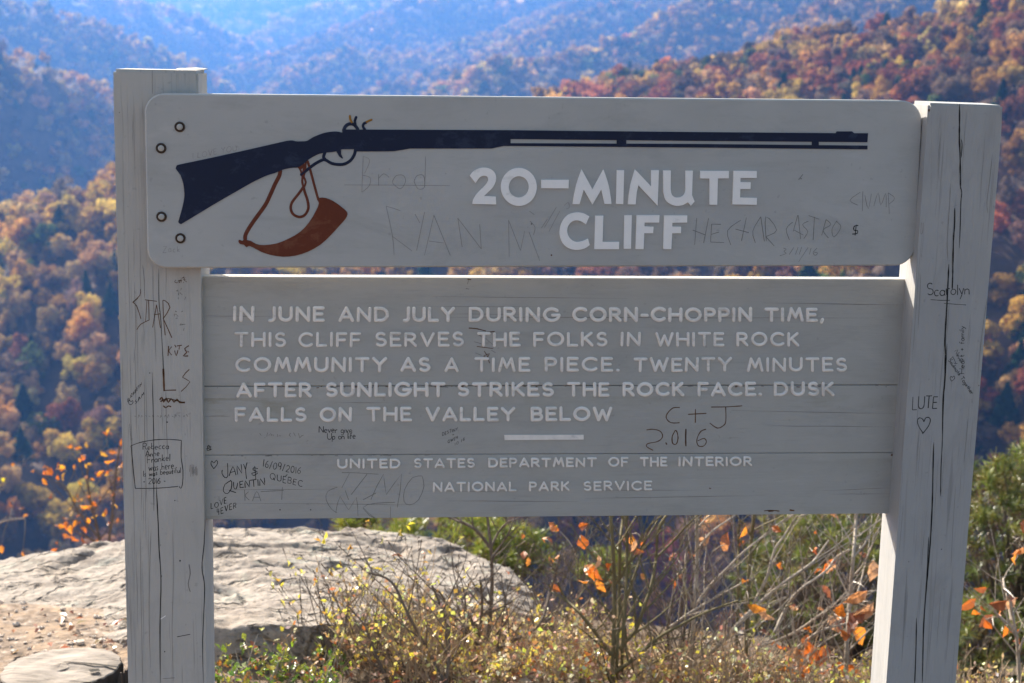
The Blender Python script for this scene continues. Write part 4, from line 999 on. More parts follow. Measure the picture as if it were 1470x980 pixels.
for k in range(28):      # weathered grain checks, mostly on the left half
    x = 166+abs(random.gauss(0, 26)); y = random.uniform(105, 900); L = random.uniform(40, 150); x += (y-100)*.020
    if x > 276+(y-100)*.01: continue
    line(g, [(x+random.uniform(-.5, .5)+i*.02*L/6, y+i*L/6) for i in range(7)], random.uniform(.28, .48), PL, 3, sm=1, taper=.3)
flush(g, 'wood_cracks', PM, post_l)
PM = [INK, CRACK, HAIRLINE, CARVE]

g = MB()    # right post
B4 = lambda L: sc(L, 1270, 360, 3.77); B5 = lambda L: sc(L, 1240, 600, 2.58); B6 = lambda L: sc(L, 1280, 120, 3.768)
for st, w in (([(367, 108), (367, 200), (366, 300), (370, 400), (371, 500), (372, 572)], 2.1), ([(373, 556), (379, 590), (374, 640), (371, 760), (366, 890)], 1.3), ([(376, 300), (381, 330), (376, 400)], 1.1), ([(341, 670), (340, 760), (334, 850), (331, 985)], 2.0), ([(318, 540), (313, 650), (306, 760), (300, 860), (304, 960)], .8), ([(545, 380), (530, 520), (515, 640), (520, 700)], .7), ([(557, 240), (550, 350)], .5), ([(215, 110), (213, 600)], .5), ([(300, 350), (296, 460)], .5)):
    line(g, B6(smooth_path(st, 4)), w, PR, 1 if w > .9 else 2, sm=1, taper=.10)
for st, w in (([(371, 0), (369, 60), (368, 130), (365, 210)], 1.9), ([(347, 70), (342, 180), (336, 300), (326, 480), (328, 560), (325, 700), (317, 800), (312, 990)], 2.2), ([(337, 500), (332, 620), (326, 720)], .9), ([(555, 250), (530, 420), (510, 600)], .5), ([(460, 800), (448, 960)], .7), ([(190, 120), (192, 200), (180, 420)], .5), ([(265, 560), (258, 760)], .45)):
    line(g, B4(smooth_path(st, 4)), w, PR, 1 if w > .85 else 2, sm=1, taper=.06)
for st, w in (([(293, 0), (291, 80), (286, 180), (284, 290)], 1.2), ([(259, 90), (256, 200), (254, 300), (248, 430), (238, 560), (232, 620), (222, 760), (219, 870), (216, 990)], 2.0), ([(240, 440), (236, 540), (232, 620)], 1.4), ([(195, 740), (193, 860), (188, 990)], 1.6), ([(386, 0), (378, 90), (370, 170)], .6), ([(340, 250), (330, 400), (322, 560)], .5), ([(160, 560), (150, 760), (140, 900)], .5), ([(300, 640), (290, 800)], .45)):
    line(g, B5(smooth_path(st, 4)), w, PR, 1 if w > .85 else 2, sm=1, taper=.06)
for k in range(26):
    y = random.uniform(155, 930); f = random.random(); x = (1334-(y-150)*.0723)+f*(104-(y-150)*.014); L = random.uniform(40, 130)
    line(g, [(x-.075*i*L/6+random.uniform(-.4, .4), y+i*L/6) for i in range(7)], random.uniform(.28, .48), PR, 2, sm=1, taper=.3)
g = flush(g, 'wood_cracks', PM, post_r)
word(g, 'Scarolyn', 1331, 1392, PR, 424.5, 423.5, 17, 16, 1.25, h=0, jit=.05, gap=.12, mi=0)
line(g, B4([(248, 263), (300, 267), (352, 267)]), 1.0, PR, 0); line(g, B4([(320, 283), (380, 288), (440, 292)]), .8, PR, 0)
g = flush(g, 'graffiti', PM, post_r)
word(g, 'LUTE', 1309.5, 1345, PR, 588, 586.5, 18, 17, 1.35, h=0, jit=.05, gap=.18, slant=.12)
g = flush(g, 'graffiti', PM, post_r)
line(g, B4([(207, 985), (182, 945), (178, 915), (188, 903), (205, 910), (212, 925)]), 1.35, PR, 0); line(g, B4([(212, 925), (222, 903), (240, 902), (247, 918), (235, 950), (204, 990)]), 1.35, PR, 0)
g = flush(g, 'graffiti', PM, post_r)
# two lines of small slanting handwriting
def word_path(mb, text, a, b, h, w, mi=0):
    """handwriting along a slanting base line a->b"""
    a = np.array(a, float); b = np.array(b, float); e = (b-a)/np.linalg.norm(b-a); nrm = np.array([e[1], -e[0]])
    ws = [CAPS[c][0] for c in text]; gap = .16; tot = sum(ws)+gap*(len(text)-1); L = np.linalg.norm(b-a); x = 0
    for c, wd in zip(text, ws):
        for st in CAPS[c][1]:
            line(mb, [tuple(a+e*((x+p)/tot*L)+nrm*(q*h+random.gauss(0, .15))) for p, q in st], w, PR, mi, sm=1)
        x += wd+gap
word_path(g, 'Soulmate Together', (1361, 517), (1394, 566), 5.5, .8)
word_path(g, 'Never', (1370, 504), (1379, 522), 5.5, .7); word_path(g, 'my', (1366, 513), (1372, 523), 4.5, .7)
word_path(g, 'Heart + family', (1384, 536), (1384, 468), 7.0, .85)
g = flush(g, 'graffiti', PM, post_r)
line(g, B4([(362, 705), (354, 690), (358, 678), (366, 684), (374, 676), (378, 690), (362, 705)]), .85, PR, 0)
g = flush(g, 'graffiti', PM, post_r)
for q, r in (((1333.5, 158), 3.2), ((1351.5, 788), 1.5), ((1304.5, 806), 1.2), ((1405, 553), 1.4)): line(g, [(q[0]-r*.4, q[1]), (q[0]+r*.4, q[1]+.3)], r, PR, 3 if r > 3 else 1)
line(g, B6([(160, 750), (158, 810), (168, 800), (170, 752)]), .6, PR, 2)
flush(g, 'scuffs', PM, post_r)

# lifted paint flake on the left post's top
f = MB()
p = lambda x, y, z: np.array([x, y, z])
f.add([p(.10, .060, ZTL+.001), p(.125, .058, ZTL+.002), p(.150, .066, ZTL+.003), p(.152, .092, ZTL+.004), p(.13, .096, ZTL+.006), p(.098, .088, ZTL+.0035),
       p(.10, .060, ZTL-.001), p(.125, .058, ZTL+.0), p(.150, .066, ZTL+.0015), p(.152, .092, ZTL+.0025), p(.13, .096, ZTL+.0045), p(.098, .088, ZTL+.002)],
      [[0, 1, 2, 3, 4, 5], [11, 10, 9, 8, 7, 6]]+[[i, i+6, (i+1) % 6+6, (i+1) % 6] for i in range(6)])
child(f, 'paint_flake', POST_L, post_l, True)

# ------------------------------------------------------------------ foreground plants
def unit(v): return v/(np.linalg.norm(v)+1e-12)
def leaf(mb, p, axis, nrm, L, W, curl=.25, mi=0):
    """one curled leaf, folded along its midrib"""
    axis = unit(np.asarray(axis, float)); nrm = np.asarray(nrm, float); nrm = unit(nrm-axis*(nrm @ axis)); sd = np.cross(axis, nrm)
    V = []
    w0 = random.uniform(.8, 1.2); tw = random.uniform(-.5, .5); cup = random.uniform(.12, .42); wav = random.uniform(.0, .16)
    prof = [(0, .04), (.14, .42), (.30, .80*w0), (.46, 1.0), (.62, .86), (.78, .52*w0), (.90, .22), (1.0, .02)]
    for t_, w in prof:
        c = p+axis*L*t_ - nrm*curl*L*t_*t_
        s2 = sd*math.cos(tw*t_)+nrm*math.sin(tw*t_)
        V += [c+s2*W*.5*w+nrm*W*(cup*w+wav*math.sin(t_*17)), c, c-s2*W*.5*w+nrm*W*(cup*w-wav*math.sin(t_*15+1))]
    F_ = []
    for i in range(7):
        F_ += [[3*i, 3*i+1, 3*i+4, 3*i+3], [3*i+1, 3*i+2, 3*i+5, 3*i+4]]
    mb.add(V, F_, mi)
def rv(): return unit(np.array([random.gauss(0, 1), random.gauss(0, 1), random.gauss(0, 1)]))
ORANGES = [(.58, .17, .02), (.50, .12, .015), (.62, .23, .03), (.36, .10, .02), (.46, .20, .08), (.26, .085, .035), (.55, .30, .16)]

NODES = []
def branch(mb, p, d, L, r, level, tips, n=5):
    pts = [np.array(p, float)]; rad = [r]; d = unit(d)
    k = max(4, int(L/.05))
    for i in range(k):
        d = unit(d + .16*rv() + np.array([0, 0, .06]))
        pts.append(pts[-1]+d*L/k); NODES.append(pts[-1]); rad.append(r*(1-.72*(i+1)/k)*(1+.18*(random.random()-.5)))
        if level > 0 and i > 0 and random.random() < .55:
            sd = unit(d + rv()*.9 + RT*random.choice((-.6, .6)))
            branch(mb, pts[-1], sd, L*random.uniform(.25, .5), rad[-1]*.65, level-1, tips, 4)
    rad[-1] = max(rad[-1], .0012)
    mb.tube(pts, rad, n)
    # terminal bud
    mb.tube([pts[-1]-d*.002, pts[-1]+d*.004, pts[-1]+d*.009], [.0012, .0023, .0006], 4)
    tips.append((pts[-1], d))

def shrub(label, stems, mat, leaves=(), dl=4.5, twigs=1.0, leafsize=.05, group=None, name='bare_shrub', seed=0, rnd=0, colors=None, cat='shrub'):
    """stems: (depth, r0, r1, [pixels...]); leaves: pixels where an autumn leaf hangs"""
    random.seed(seed)
    d0 = stems[0][0]; b = at(*stems[0][3][0], d0)
    base = np.array([b[0], b[1], near(np.array(b[0]), np.array(b[1]))])
    root = empty(name, base)
    tag(root, label, cat, group)
    tips = []; m = MB(); NODES.clear()
    for si, (dep, r0, r1, px) in enumerate(stems):
        P = [at(x, y, dep+.05*random.uniform(-1, 1)*(i > 0)) for i, (x, y) in enumerate(px)]
        if px[0][1] > 975: P = [np.array([P[0][0], P[0][1], near(np.array(P[0][0]), np.array(P[0][1]))-.05])]+P
        P = smooth_path(P, 4); k = len(P)
        rad = [r0+(r1-r0)*i/(k-1) for i in range(k)]
        rad = [q*(1+.10*random.uniform(-1, 1)) for q in rad]
        m.tube(P, rad, 7); NODES.extend(P[3:])
        tips.append((P[-1], unit(P[-1]-P[-2])))
        sgn = 1
        for i in range(2, k-1):
            if random.random() < .50*twigs:
                t_ = unit(P[i+1]-P[i-1]); sgn = -sgn
                d = unit(t_*random.uniform(.5, .9)+RT*sgn*random.uniform(.4, .9)+FW*random.uniform(-.5, .5)+np.array([0, 0, .25]))
                branch(m, P[i], d, random.uniform(.10, .34)*(.5+.5*rad[i]/r0)*1.1, rad[i]*.55, 1, tips, 5)
    m.build('stem', mat, root, base)
    lf = MB(); cs = colors or ORANGES
    for x, y in leaves:
        p = at(x, y, dl+random.uniform(-.15, .15)); lf.col = random.choice(cs)
        L = leafsize*random.uniform(.7, 1.25)
        ax = unit(rv()*.8+np.array([0, 0, -.6])+RT*random.uniform(-.6, .6))
        leaf(lf, p-ax*L*.5, ax, unit(-FW+rv()*.9), L, L*random.uniform(.45, .7), random.uniform(.1, .7))
        # the twiglet that carries it
        q = p-ax*L*.5
        ND = np.array(NODES); dd = np.linalg.norm(ND-q, axis=1)+np.maximum(0, ND[:, 2]-q[2])*.0; j = int(dd.argmin())
        lf.col = (.24, .17, .11)
        if dd[j] < .45:
            e = ND[j]; md = (e+q)/2+np.array([0, 0, .10*dd[j]])+rv()*.06*dd[j]
            T_ = smooth_path([e, md, q+ax*.002], 4)
            lf.tube(T_, [.0022-.0012*i/(len(T_)-1) for i in range(len(T_))], 4, cap=False)
        else: lf.tube([q, q-ax*.015+np.array([0, 0, .008])], [.0012, .001], 3)
    for k in range(rnd):
        p, d = random.choice(tips); lf.col = random.choice(cs); L = leafsize*random.uniform(.6, 1.1)
        leaf(lf, p+rv()*.01, unit(d+rv()), rv(), L, L*.5, random.uniform(.1, .5))
    if lf.v: lf.build('foliage', LEAF, root, base)
    return root
K1 = lambda L: [(960+x/3.919, 730+y/3.919) for x, y in L]
K2 = lambda L: [(620+x/3.919, 730+y/3.919) for x, y in L]
K3 = lambda L: [(1380+x/2.878, 640+y/2.878) for x, y in L]
K4 = lambda L: [(x/2.227, 540+y/2.227) for x, y in L]
grp = 'bare shrubs behind the sign'
shrub('dark many-stemmed bare shrub in front of the right end of the pale rock', [
  (4.45, .0085, .004, [(698, 985), (700, 930), (706, 850), (705, 790), (700, 745), (697, 690)]), (4.40, .008, .004, [(690, 985), (688, 930), (692, 870), (690, 835)]),
  (4.40, .006, .003, [(686, 925), (668, 900), (648, 875), (630, 848)]), (4.5, .006, .003, [(703, 785), (680, 758), (645, 742), (615, 720)]), (4.45, .006, .002, [(690, 905), (672, 880), (655, 855)]),
  (4.40, .006, .0025, [(698, 940), (720, 928), (745, 915), (775, 895), (790, 850), (800, 812), (806, 790)]), (4.45, .005, .002, [(695, 882), (718, 872), (737, 863)]), (4.5, .004, .002, [(703, 790), (715, 765), (728, 750), (745, 744)]), (4.4, .004, .002, [(706, 800), (722, 778), (730, 765), (740, 740)]),
  (4.3, .004, .002, [(706, 985), (740, 955), (762, 948), (790, 930), (815, 918)])], BARK, K2([(710, 265), (640, 175), (680, 105), (690, 450), (518, 255)]), 4.5, 1.0, .045, grp, seed=11)
shrub('tallest bare shrub behind the sign with straight paired stems', [
  (4.25, .0075, .005, [(878, 985), (880, 930), (882, 860), (880, 790), (877, 745), (875, 680)]), (4.3, .006, .0045, [(884, 985), (886, 930), (889, 850), (890, 780), (894, 745), (897, 690)]), (4.3, .006, .004, [(892, 985), (894, 920), (898, 860), (900, 800), (899, 745), (898, 700)]),
  (4.25, .006, .003, [(877, 940), (860, 915), (832, 880), (812, 860), (800, 835)]), (4.25, .007, .003, [(883, 965), (910, 945), (945, 915), (975, 898), (1010, 880), (1060, 862)]), (4.3, .0065, .003, [(888, 930), (912, 905), (925, 870), (935, 840), (942, 800), (945, 760), (960, 735), (975, 715)]),
  (4.35, .004, .002, [(942, 800), (965, 778), (985, 755), (1003, 738)]), (4.3, .005, .002, [(896, 815), (912, 798), (930, 770), (945, 745)]), (4.3, .0045, .002, [(905, 985), (925, 960), (950, 945), (985, 930)]), (4.3, .004, .002, [(893, 870), (905, 840), (920, 800), (930, 760), (950, 740)])], GREENSTEM, K2([(1140, 210), (1125, 180), (1090, 165), (1150, 235), (940, 300), (900, 355), (910, 380), (850, 415), (990, 330), (945, 435), (845, 100), (850, 195), (865, 890), (885, 340)]), 4.3, 1.0, .046, grp, seed=12)
shrub('bare shrub with slanting grey twigs and scattered orange leaves beside the tallest one', [
  (4.45, .008, .005, [(985, 985), (992, 930), (998, 860), (1001, 800), (1000, 745), (998, 690)]), (4.4, .007, .003, [(983, 960), (1010, 945), (1040, 918), (1064, 890), (1085, 870), (1120, 840), (1160, 812), (1172, 800), (1190, 775)]),
  (4.5, .005, .0025, [(998, 870), (1020, 840), (1045, 815), (1070, 790), (1095, 770), (1120, 750), (1145, 735)]), (4.5, .005, .0025, [(1080, 870), (1100, 830), (1112, 790), (1125, 770), (1135, 755), (1145, 740)]), (4.45, .005, .002, [(962, 900), (990, 880), (1020, 862), (1060, 840), (1080, 830)]),
  (4.5, .004, .002, [(1000, 790), (1020, 765), (1040, 750), (1055, 740)]), (4.4, .004, .002, [(1040, 985), (1060, 955), (1085, 935), (1110, 912)])], TWIG, K1([(195, 65), (195, 175), (315, 215), (425, 135), (605, 115), (430, 410), (210, 920), (540, 600), (545, 690), (430, 605), (485, 565), (320, 180)]), 4.4, .8, .048, grp, seed=13)
shrub('slender single olive stem rising straight between the slanting twigs', [
  (4.5, .0075, .0055, [(1070, 985), (1072, 900), (1075, 830), (1079, 770), (1082, 745), (1086, 690)]), (4.55, .0055, .003, [(1057, 985), (1058, 900), (1060, 830), (1060, 780), (1062, 745)]), (4.5, .004, .002, [(1072, 930), (1090, 900), (1112, 880), (1140, 865)])], GREENSTEM, (), 4.5, .6, .05, grp, seed=14)
shrub('bare shrub full of large orange leaves against the right post', [
  (4.55, .0075, .005, [(1214, 985), (1216, 920), (1220, 860), (1225, 800), (1229, 745), (1232, 690)]), (4.5, .006, .003, [(1090, 985), (1120, 955), (1150, 925), (1180, 905), (1215, 895), (1250, 885)]), (4.5, .006, .0025, [(1112, 908), (1130, 870), (1150, 845), (1185, 820), (1200, 800), (1220, 788)]),
  (4.55, .005, .002, [(1100, 925), (1140, 908), (1180, 880), (1215, 855), (1255, 848)]), (4.5, .005, .002, [(1130, 985), (1155, 950), (1185, 920), (1215, 905)]), (4.55, .005, .002, [(1190, 985), (1205, 955), (1240, 955)])], TWIG,
  K1([(905, 335), (900, 325), (895, 470), (1060, 505), (960, 590), (1120, 590), (1090, 580), (780, 690), (770, 740), (700, 850), (705, 890), (770, 900), (760, 940), (800, 800), (870, 820), (940, 650), (985, 710), (1085, 715), (895, 910), (1010, 905), (1150, 350), (960, 665), (650, 790), (820, 850), (740, 800), (1050, 620)]), 4.5, 1.0, .078, grp, seed=15)
shrub('leafy twig with curled orange leaves at the right edge of the photo', [
  (4.7, .007, .005, [(1463, 985), (1462, 950), (1460, 920), (1455, 890), (1450, 862)]), (4.7, .005, .003, [(1452, 890), (1447, 862), (1442, 845), (1440, 830)]), (4.7, .005, .003, [(1460, 920), (1452, 900), (1430, 880), (1428, 868)]), (4.7, .005, .0025, [(1462, 940), (1468, 920), (1480, 900)])], TWIG,
  K3([(80, 590), (60, 690), (90, 680), (110, 740), (105, 720), (150, 650), (215, 630), (205, 655), (180, 770), (220, 770), (225, 800), (240, 440), (215, 445), (25, 655), (160, 690), (250, 330)]), 4.7, .5, .058, None, seed=16)
shrub('leafless tangle of thin brown twigs low in front of the right end of the sign', [
  (4.1, .006, .003, [(640, 985), (645, 930), (640, 890), (620, 840)]), (4.1, .006, .003, [(640, 985), (612, 930), (585, 880), (562, 835), (530, 822)]), (4.15, .005, .002, [(560, 985), (540, 940), (525, 900), (500, 870)]), (4.2, .004, .002, [(500, 985), (495, 930), (498, 880)]), (4.2, .005, .002, [(585, 985), (575, 930), (578, 880)]), (4.2, .006, .003, [(645, 985), (642, 950), (640, 900), (641, 880)])], BARK, (), 4.2, .9, .03, None, seed=17, rnd=14, colors=[(.45, .34, .04), (.35, .12, .03)]).__setitem__('label', 'leafless tangle of thin brown twigs low in front of the pale rock')
shrub('orange-leaved shrub growing beyond the rock edge left of the left post', [
  (8.2, .010, .004, [(150, 815), (140, 760), (128, 710), (125, 670)]), (8.2, .010, .004, [(150, 815), (160, 750), (165, 690), (172, 640)]), (8.2, .007, .003, [(140, 770), (110, 730), (95, 700), (80, 690)]), (8.2, .007, .003, [(140, 780), (105, 760), (85, 755)])], BARK,
  K4([(330, 250), (347, 275), (185, 323), (320, 310), (305, 315), (255, 342), (283, 383), (163, 383), (300, 408), (273, 420), (250, 445), (283, 462), (210, 475), (240, 470), (270, 490), (210, 510), (180, 535), (307, 527), (235, 520), (300, 452), (170, 560), (365, 375), (360, 243), (265, 525), (200, 320), (275, 322), (320, 392), (265, 488), (195, 480), (225, 490), (310, 535), (375, 460), (345, 470), (380, 330)]), 8.1, 1.0, .046, None, seed=18, rnd=75, colors=[(.66, .24, .02), (.58, .30, .03), (.55, .15, .02), (.40, .13, .03)], name='leafy_shrub')
shrub('few orange leaves on a thin branch at the far left above the rock', [(7.8, .006, .003, [(-60, 800), (-25, 770), (5, 748), (36, 744)]), (7.8, .004, .002, [(-40, 780), (-20, 740), (2, 695)])], TWIG, [(4, 690), (2, 788), (34, 797), (-8, 700)], 7.8, .8, .055, None, seed=19, rnd=3, colors=[(.55, .45, .04), (.6, .22, .03)], name='leafy_branch')

random.seed(61)
def shoots(x0, x1, n, lean, dep, r):
    out = []
    for k in range(n):
        x = random.uniform(x0, x1); top = random.uniform(725, 800); sl = lean*random.uniform(.4, 1.3)+random.uniform(-25, 25); dd = dep+random.uniform(-.2, .3); y0 = 985
        pts = [(x, y0)]
        for i in range(1, 6):
            f = i/5; pts.append((x+sl*f**1.3+random.uniform(-5, 5), y0+(top-y0)*f))
        out.append((dd, r*random.uniform(.7, 1.2), .0014, pts))
    return out
shrub('clump of thin brown bare shoots standing upright below the middle of the text board', shoots(905, 1040, 9, 25, 4.55, .0055), BARK, K1([(60, 380), (30, 420), (250, 800), (120, 260)]), 4.7, .9, .04, grp, seed=62, rnd=6)
shrub('thin dark bare shoots standing upright below the right end of the text board', shoots(1090, 1240, 8, 35, 4.7, .0050), BARK, K1([(700, 560), (620, 330), (830, 235)]), 4.8, .9, .04, grp, seed=63, rnd=8)
shrub('spindly reddish twigs between the dark many-stemmed shrub and the tallest shrub', shoots(730, 870, 10, 25, 4.9, .0038), BARK, K2([(600, 560), (540, 300)]), 4.9, 1.1, .035, grp, seed=64, rnd=12, colors=[(.6, .5, .06), (.5, .2, .04), (.45, .12, .03)])
shrub('dense low twiggy shrub with tiny yellow leaves in front of the middle of the rock', [(4.35, .0035, .0012, [(x, 985), (x+random.uniform(-15, 15), 930), (x+random.uniform(-30, 10), random.uniform(825, 880))]) for x in range(440, 600, 11)], BARK, (), 4.35, 1.3, .022, None, seed=65, rnd=170, colors=[(.70, .60, .06), (.62, .55, .10), (.55, .30, .05)], name='leafy_shrub')
# pine shrubs with tufts of needles
def pine_shrub(label, cpx, cpy, d, rx, rz, ntuft, seed, greens, group=None, ry=None):
    random.seed(seed); rg = np.random.default_rng(seed)
    c = at(cpx, cpy, d); base = np.array([c[0], c[1], c[2]-rz*1.05])
    root = empty('pine_shrub', base); tag(root, label, 'shrub', group)
    m = MB(); nd = MB(); ry = ry or rx
    for k in range(ntuft):
        v = rv(); v[2] = abs(v[2])*random.choice((1, 1, 1, -.5))
        q = random.uniform(.55, 1.0)**.6
        lump = 1+.22*fbm(np.array(v[0]*2.2+seed), np.array(v[2]*2.2+v[1]), 2)
        p = c+np.array([v[0]*rx, v[1]*ry, v[2]*rz])*q*lump
        if k % 3 == 0:
            mid = base*.35+p*.65+rv()*.05
            m.tube([base+rv()*.02, base*.6+p*.4+np.array([0, 0, .04])+rv()*.03, mid, p], [.012, .008, .005, .003], 5)
        ax = unit(v*.6+np.array([0, 0, .8])+rv()*.3)
        g = greens[rg.integers(len(greens))]; f = random.uniform(.75, 1.25)
        nn = 30; L0 = random.uniform(.045, .07)
        for i in range(nn):
            dr = unit(ax*random.uniform(-.05, 1.0)+rv()*.85); L = L0*random.uniform(.7, 1.1); sd = unit(np.cross(dr, rv()))*.0026
            q0 = p+ax*random.uniform(-.02, .02); nd.col = tuple(x*f*random.uniform(.85, 1.15) for x in g)
            nd.add([q0-sd, q0+sd, q0+dr*L+sd*.5, q0+dr*L-sd*.5], [[0, 1, 2, 3]])
        if random.random() < .35:
            for i in range(14):     # brown old needles
                dr = unit(rv()+np.array([0, 0, -.4])); q0 = p-ax*.05; sd = unit(np.cross(dr, rv()))*.0024; nd.col = (.16, .085, .035)
                nd.add([q0-sd, q0+sd, q0+dr*.05+sd*.5, q0+dr*.05-sd*.5], [[0, 1, 2, 3]])
    m.build('stem', BARK, root, base); nd.build('foliage', NEEDLE, root, base)
    return root
GP = [(.19, .22, .03), (.24, .26, .033), (.135, .165, .025), (.28, .28, .04)]
GQ = [(.135, .16, .03), (.18, .195, .035), (.10, .13, .03), (.21, .195, .05)]
pg = 'pine shrubs on the slope behind the sign'
pine_shrub('rounded green pine shrub between the text board and the right post', 1195, 845, 8.0, .60, .50, 440, 31, GQ, pg)
pine_shrub('large green pine shrub right of the right post', 1470, 800, 7.4, .42, .54, 420, 32, GQ, pg)
pine_shrub('low bright green pine shrub just beyond the crest of the rock', 640, 792, 7.6, .44, .16, 190, 33, GP, pg)
pine_shrub('small yellow-green pine sprig beyond the rock, left of the others', 512, 752, 7.4, .12, .06, 26, 36, GP, pg)
pine_shrub('small green pine shrub behind the right end of the rock', 745, 800, 7.8, .22, .15, 70, 34, GP, pg)
pine_shrub('small pine shrub behind the tall bare stems', 868, 822, 8.2, .16, .12, 44, 35, GP, pg)
pine_shrub('dark low pine shrub at the foot of the right post', 1400, 930, 6.8, .30, .22, 150, 37, GQ, pg)

# low leafy plants
def leafy(label, cpx, cpy, d, rx, hz, n, seed, cols, L0=.022, name='leafy_plant'):
    random.seed(seed); c = at(cpx, cpy, d)
    base = np.array([c[0], c[1], c[2]-hz]); root = empty(name, base); tag(root, label, 'plant')
    m = MB(); lf = MB(); tips = []
    for k in range(max(5, n//9)):
        p0 = base+np.array([random.uniform(-rx, rx), random.uniform(-rx, rx)*.5, 0]); hh = hz*random.uniform(.6, 1.5)
        P = [p0, p0+np.array([random.uniform(-.02, .02), 0, hh*.5]), p0+np.array([random.uniform(-.05, .05), random.uniform(-.03, .03), hh])]
        m.tube(P, [.003, .0022, .001], 4); tips.append((P, hh))
    for k in range(n):
        P, hh = random.choice(tips); t_ = random.uniform(.25, 1.0); p = P[0]*(1-t_)+P[2]*t_+rv()*.018
        lf.col = tuple(x*random.uniform(.8, 1.2) for x in random.choice(cols)); L = L0*random.uniform(.6, 1.3)
        leaf(lf, p, unit(rv()+np.array([0, 0, .2])), unit(rv()*.6+np.array([0, 0, 1])), L, L*.62, random.uniform(0, .4))
    m.build('stem', TWIG, root, base); lf.build('foliage', LEAF, root, base)
GRN = [(.16, .24, .02), (.22, .28, .02), (.10, .16, .02), (.34, .34, .03), (.30, .12, .03)]
leafy('low leafy green plant at the foot of the left post, in front of the rock', 375, 955, 4.0, .24, .10, 620, 41, GRN)
leafy('tuft of yellow-green leaves behind the stump', 145, 935, 4.55, .09, .05, 110, 42, [(.36, .40, .02), (.44, .40, .02), (.24, .30, .02)], .02)
leafy('small green sprig in front of the stump', 46, 992, 3.95, .03, .06, 22, 43, [(.20, .32, .02), (.30, .36, .02)], .02)

# ------------------------------------------------------------------ undergrowth, litter, gravel (nobody could count these)
def undergrowth():
    random.seed(51)
    m = MB(); lf = MB()
    cols = [(.66, .58, .06), (.74, .64, .12), (.70, .60, .24), (.60, .48, .10), (.46, .18, .06), (.55, .40, .16), (.46, .27, .17), (.76, .68, .48), (.60, .46, .32)]
    n = 0
    while n < 1650:
        px = random.uniform(395, 1475); d = random.uniform(4.05, 6.6)
        if px < 560 and (d > 4.55 or random.random() < .35): continue
        if px < 760 and d > 4.95: continue
        far_ = px > 850 and d > 4.75
        if far_ and random.random() < .3: continue
        if px > 700 and d > 5.4: continue
        if px > 850 and random.random() < .25: continue
        if 1290 < px < 1365 and random.random() < .6: continue
        b = at(px, 900, 1.0)-CAM; X = CX+b[0]*d; Y = CY+b[1]*d; z = float(near(np.array(X), np.array(Y)))
        n += 1
        hh = random.uniform(.14, .35)*(1.0 if px > 480 else .55)*(.62 if px > 850 else .85)*(.45+1.05*float(vnoise(np.array(px/55.), np.array(d*1.7))))*(.72 if far_ else 1); k = 4
        P = [np.array([X, Y, z-.02])]; dr = unit(np.array([random.gauss(0, .25), random.gauss(0, .25), 1]))
        for i in range(k):
            dr = unit(dr+.22*rv()); P.append(P[-1]+dr*hh/k)
        r0 = random.uniform(.0014, .0032); m.tube(P, [r0*(1-.18*i) for i in range(k+1)], 3, cap=False)
        c = random.choice(cols); dens = random.randint(3, 12)
        for j in range(random.randint(3, 6)):
            i = random.randint(1, k-1); q = P[i]; d2 = unit(dr+rv()*.9); L = hh*random.uniform(.2, .5)
            e = q+d2*L; m.tube([q, q+d2*L*.5+rv()*.01, e], [r0*.6, r0*.45, r0*.25], 3, cap=False)
            for s_ in range(random.randint(0, 4 if px < 850 else 2)):
                p = q+d2*L*random.uniform(.3, 1); lf.col = tuple(x*random.uniform(.75, 1.2) for x in (c if random.random() < .7 else random.choice(cols)))
                l_ = random.uniform(.010, .023); a = rv(); b2 = unit(np.cross(a, rv()))
                lf.add([p, p+a*l_*.5+b2*l_*.33, p+a*l_, p+a*l_*.5-b2*l_*.33], [[0, 1, 2, 3]])
    b = len(m.v); m.v += lf.v; m.f += [[i+b for i in f] for f in lf.f]; m.m += [1]*len(lf.f); m.c += lf.c
    o = m.build('undergrowth', [bark_mat('thin_red_brown_stalk', (.20, .135, .085), (.48, .36, .24), 100), LEAF])
    tag(o, 'knee-high thicket of dry brown stalks and tiny yellow leaves behind the sign', 'undergrowth', kind='stuff')
undergrowth()
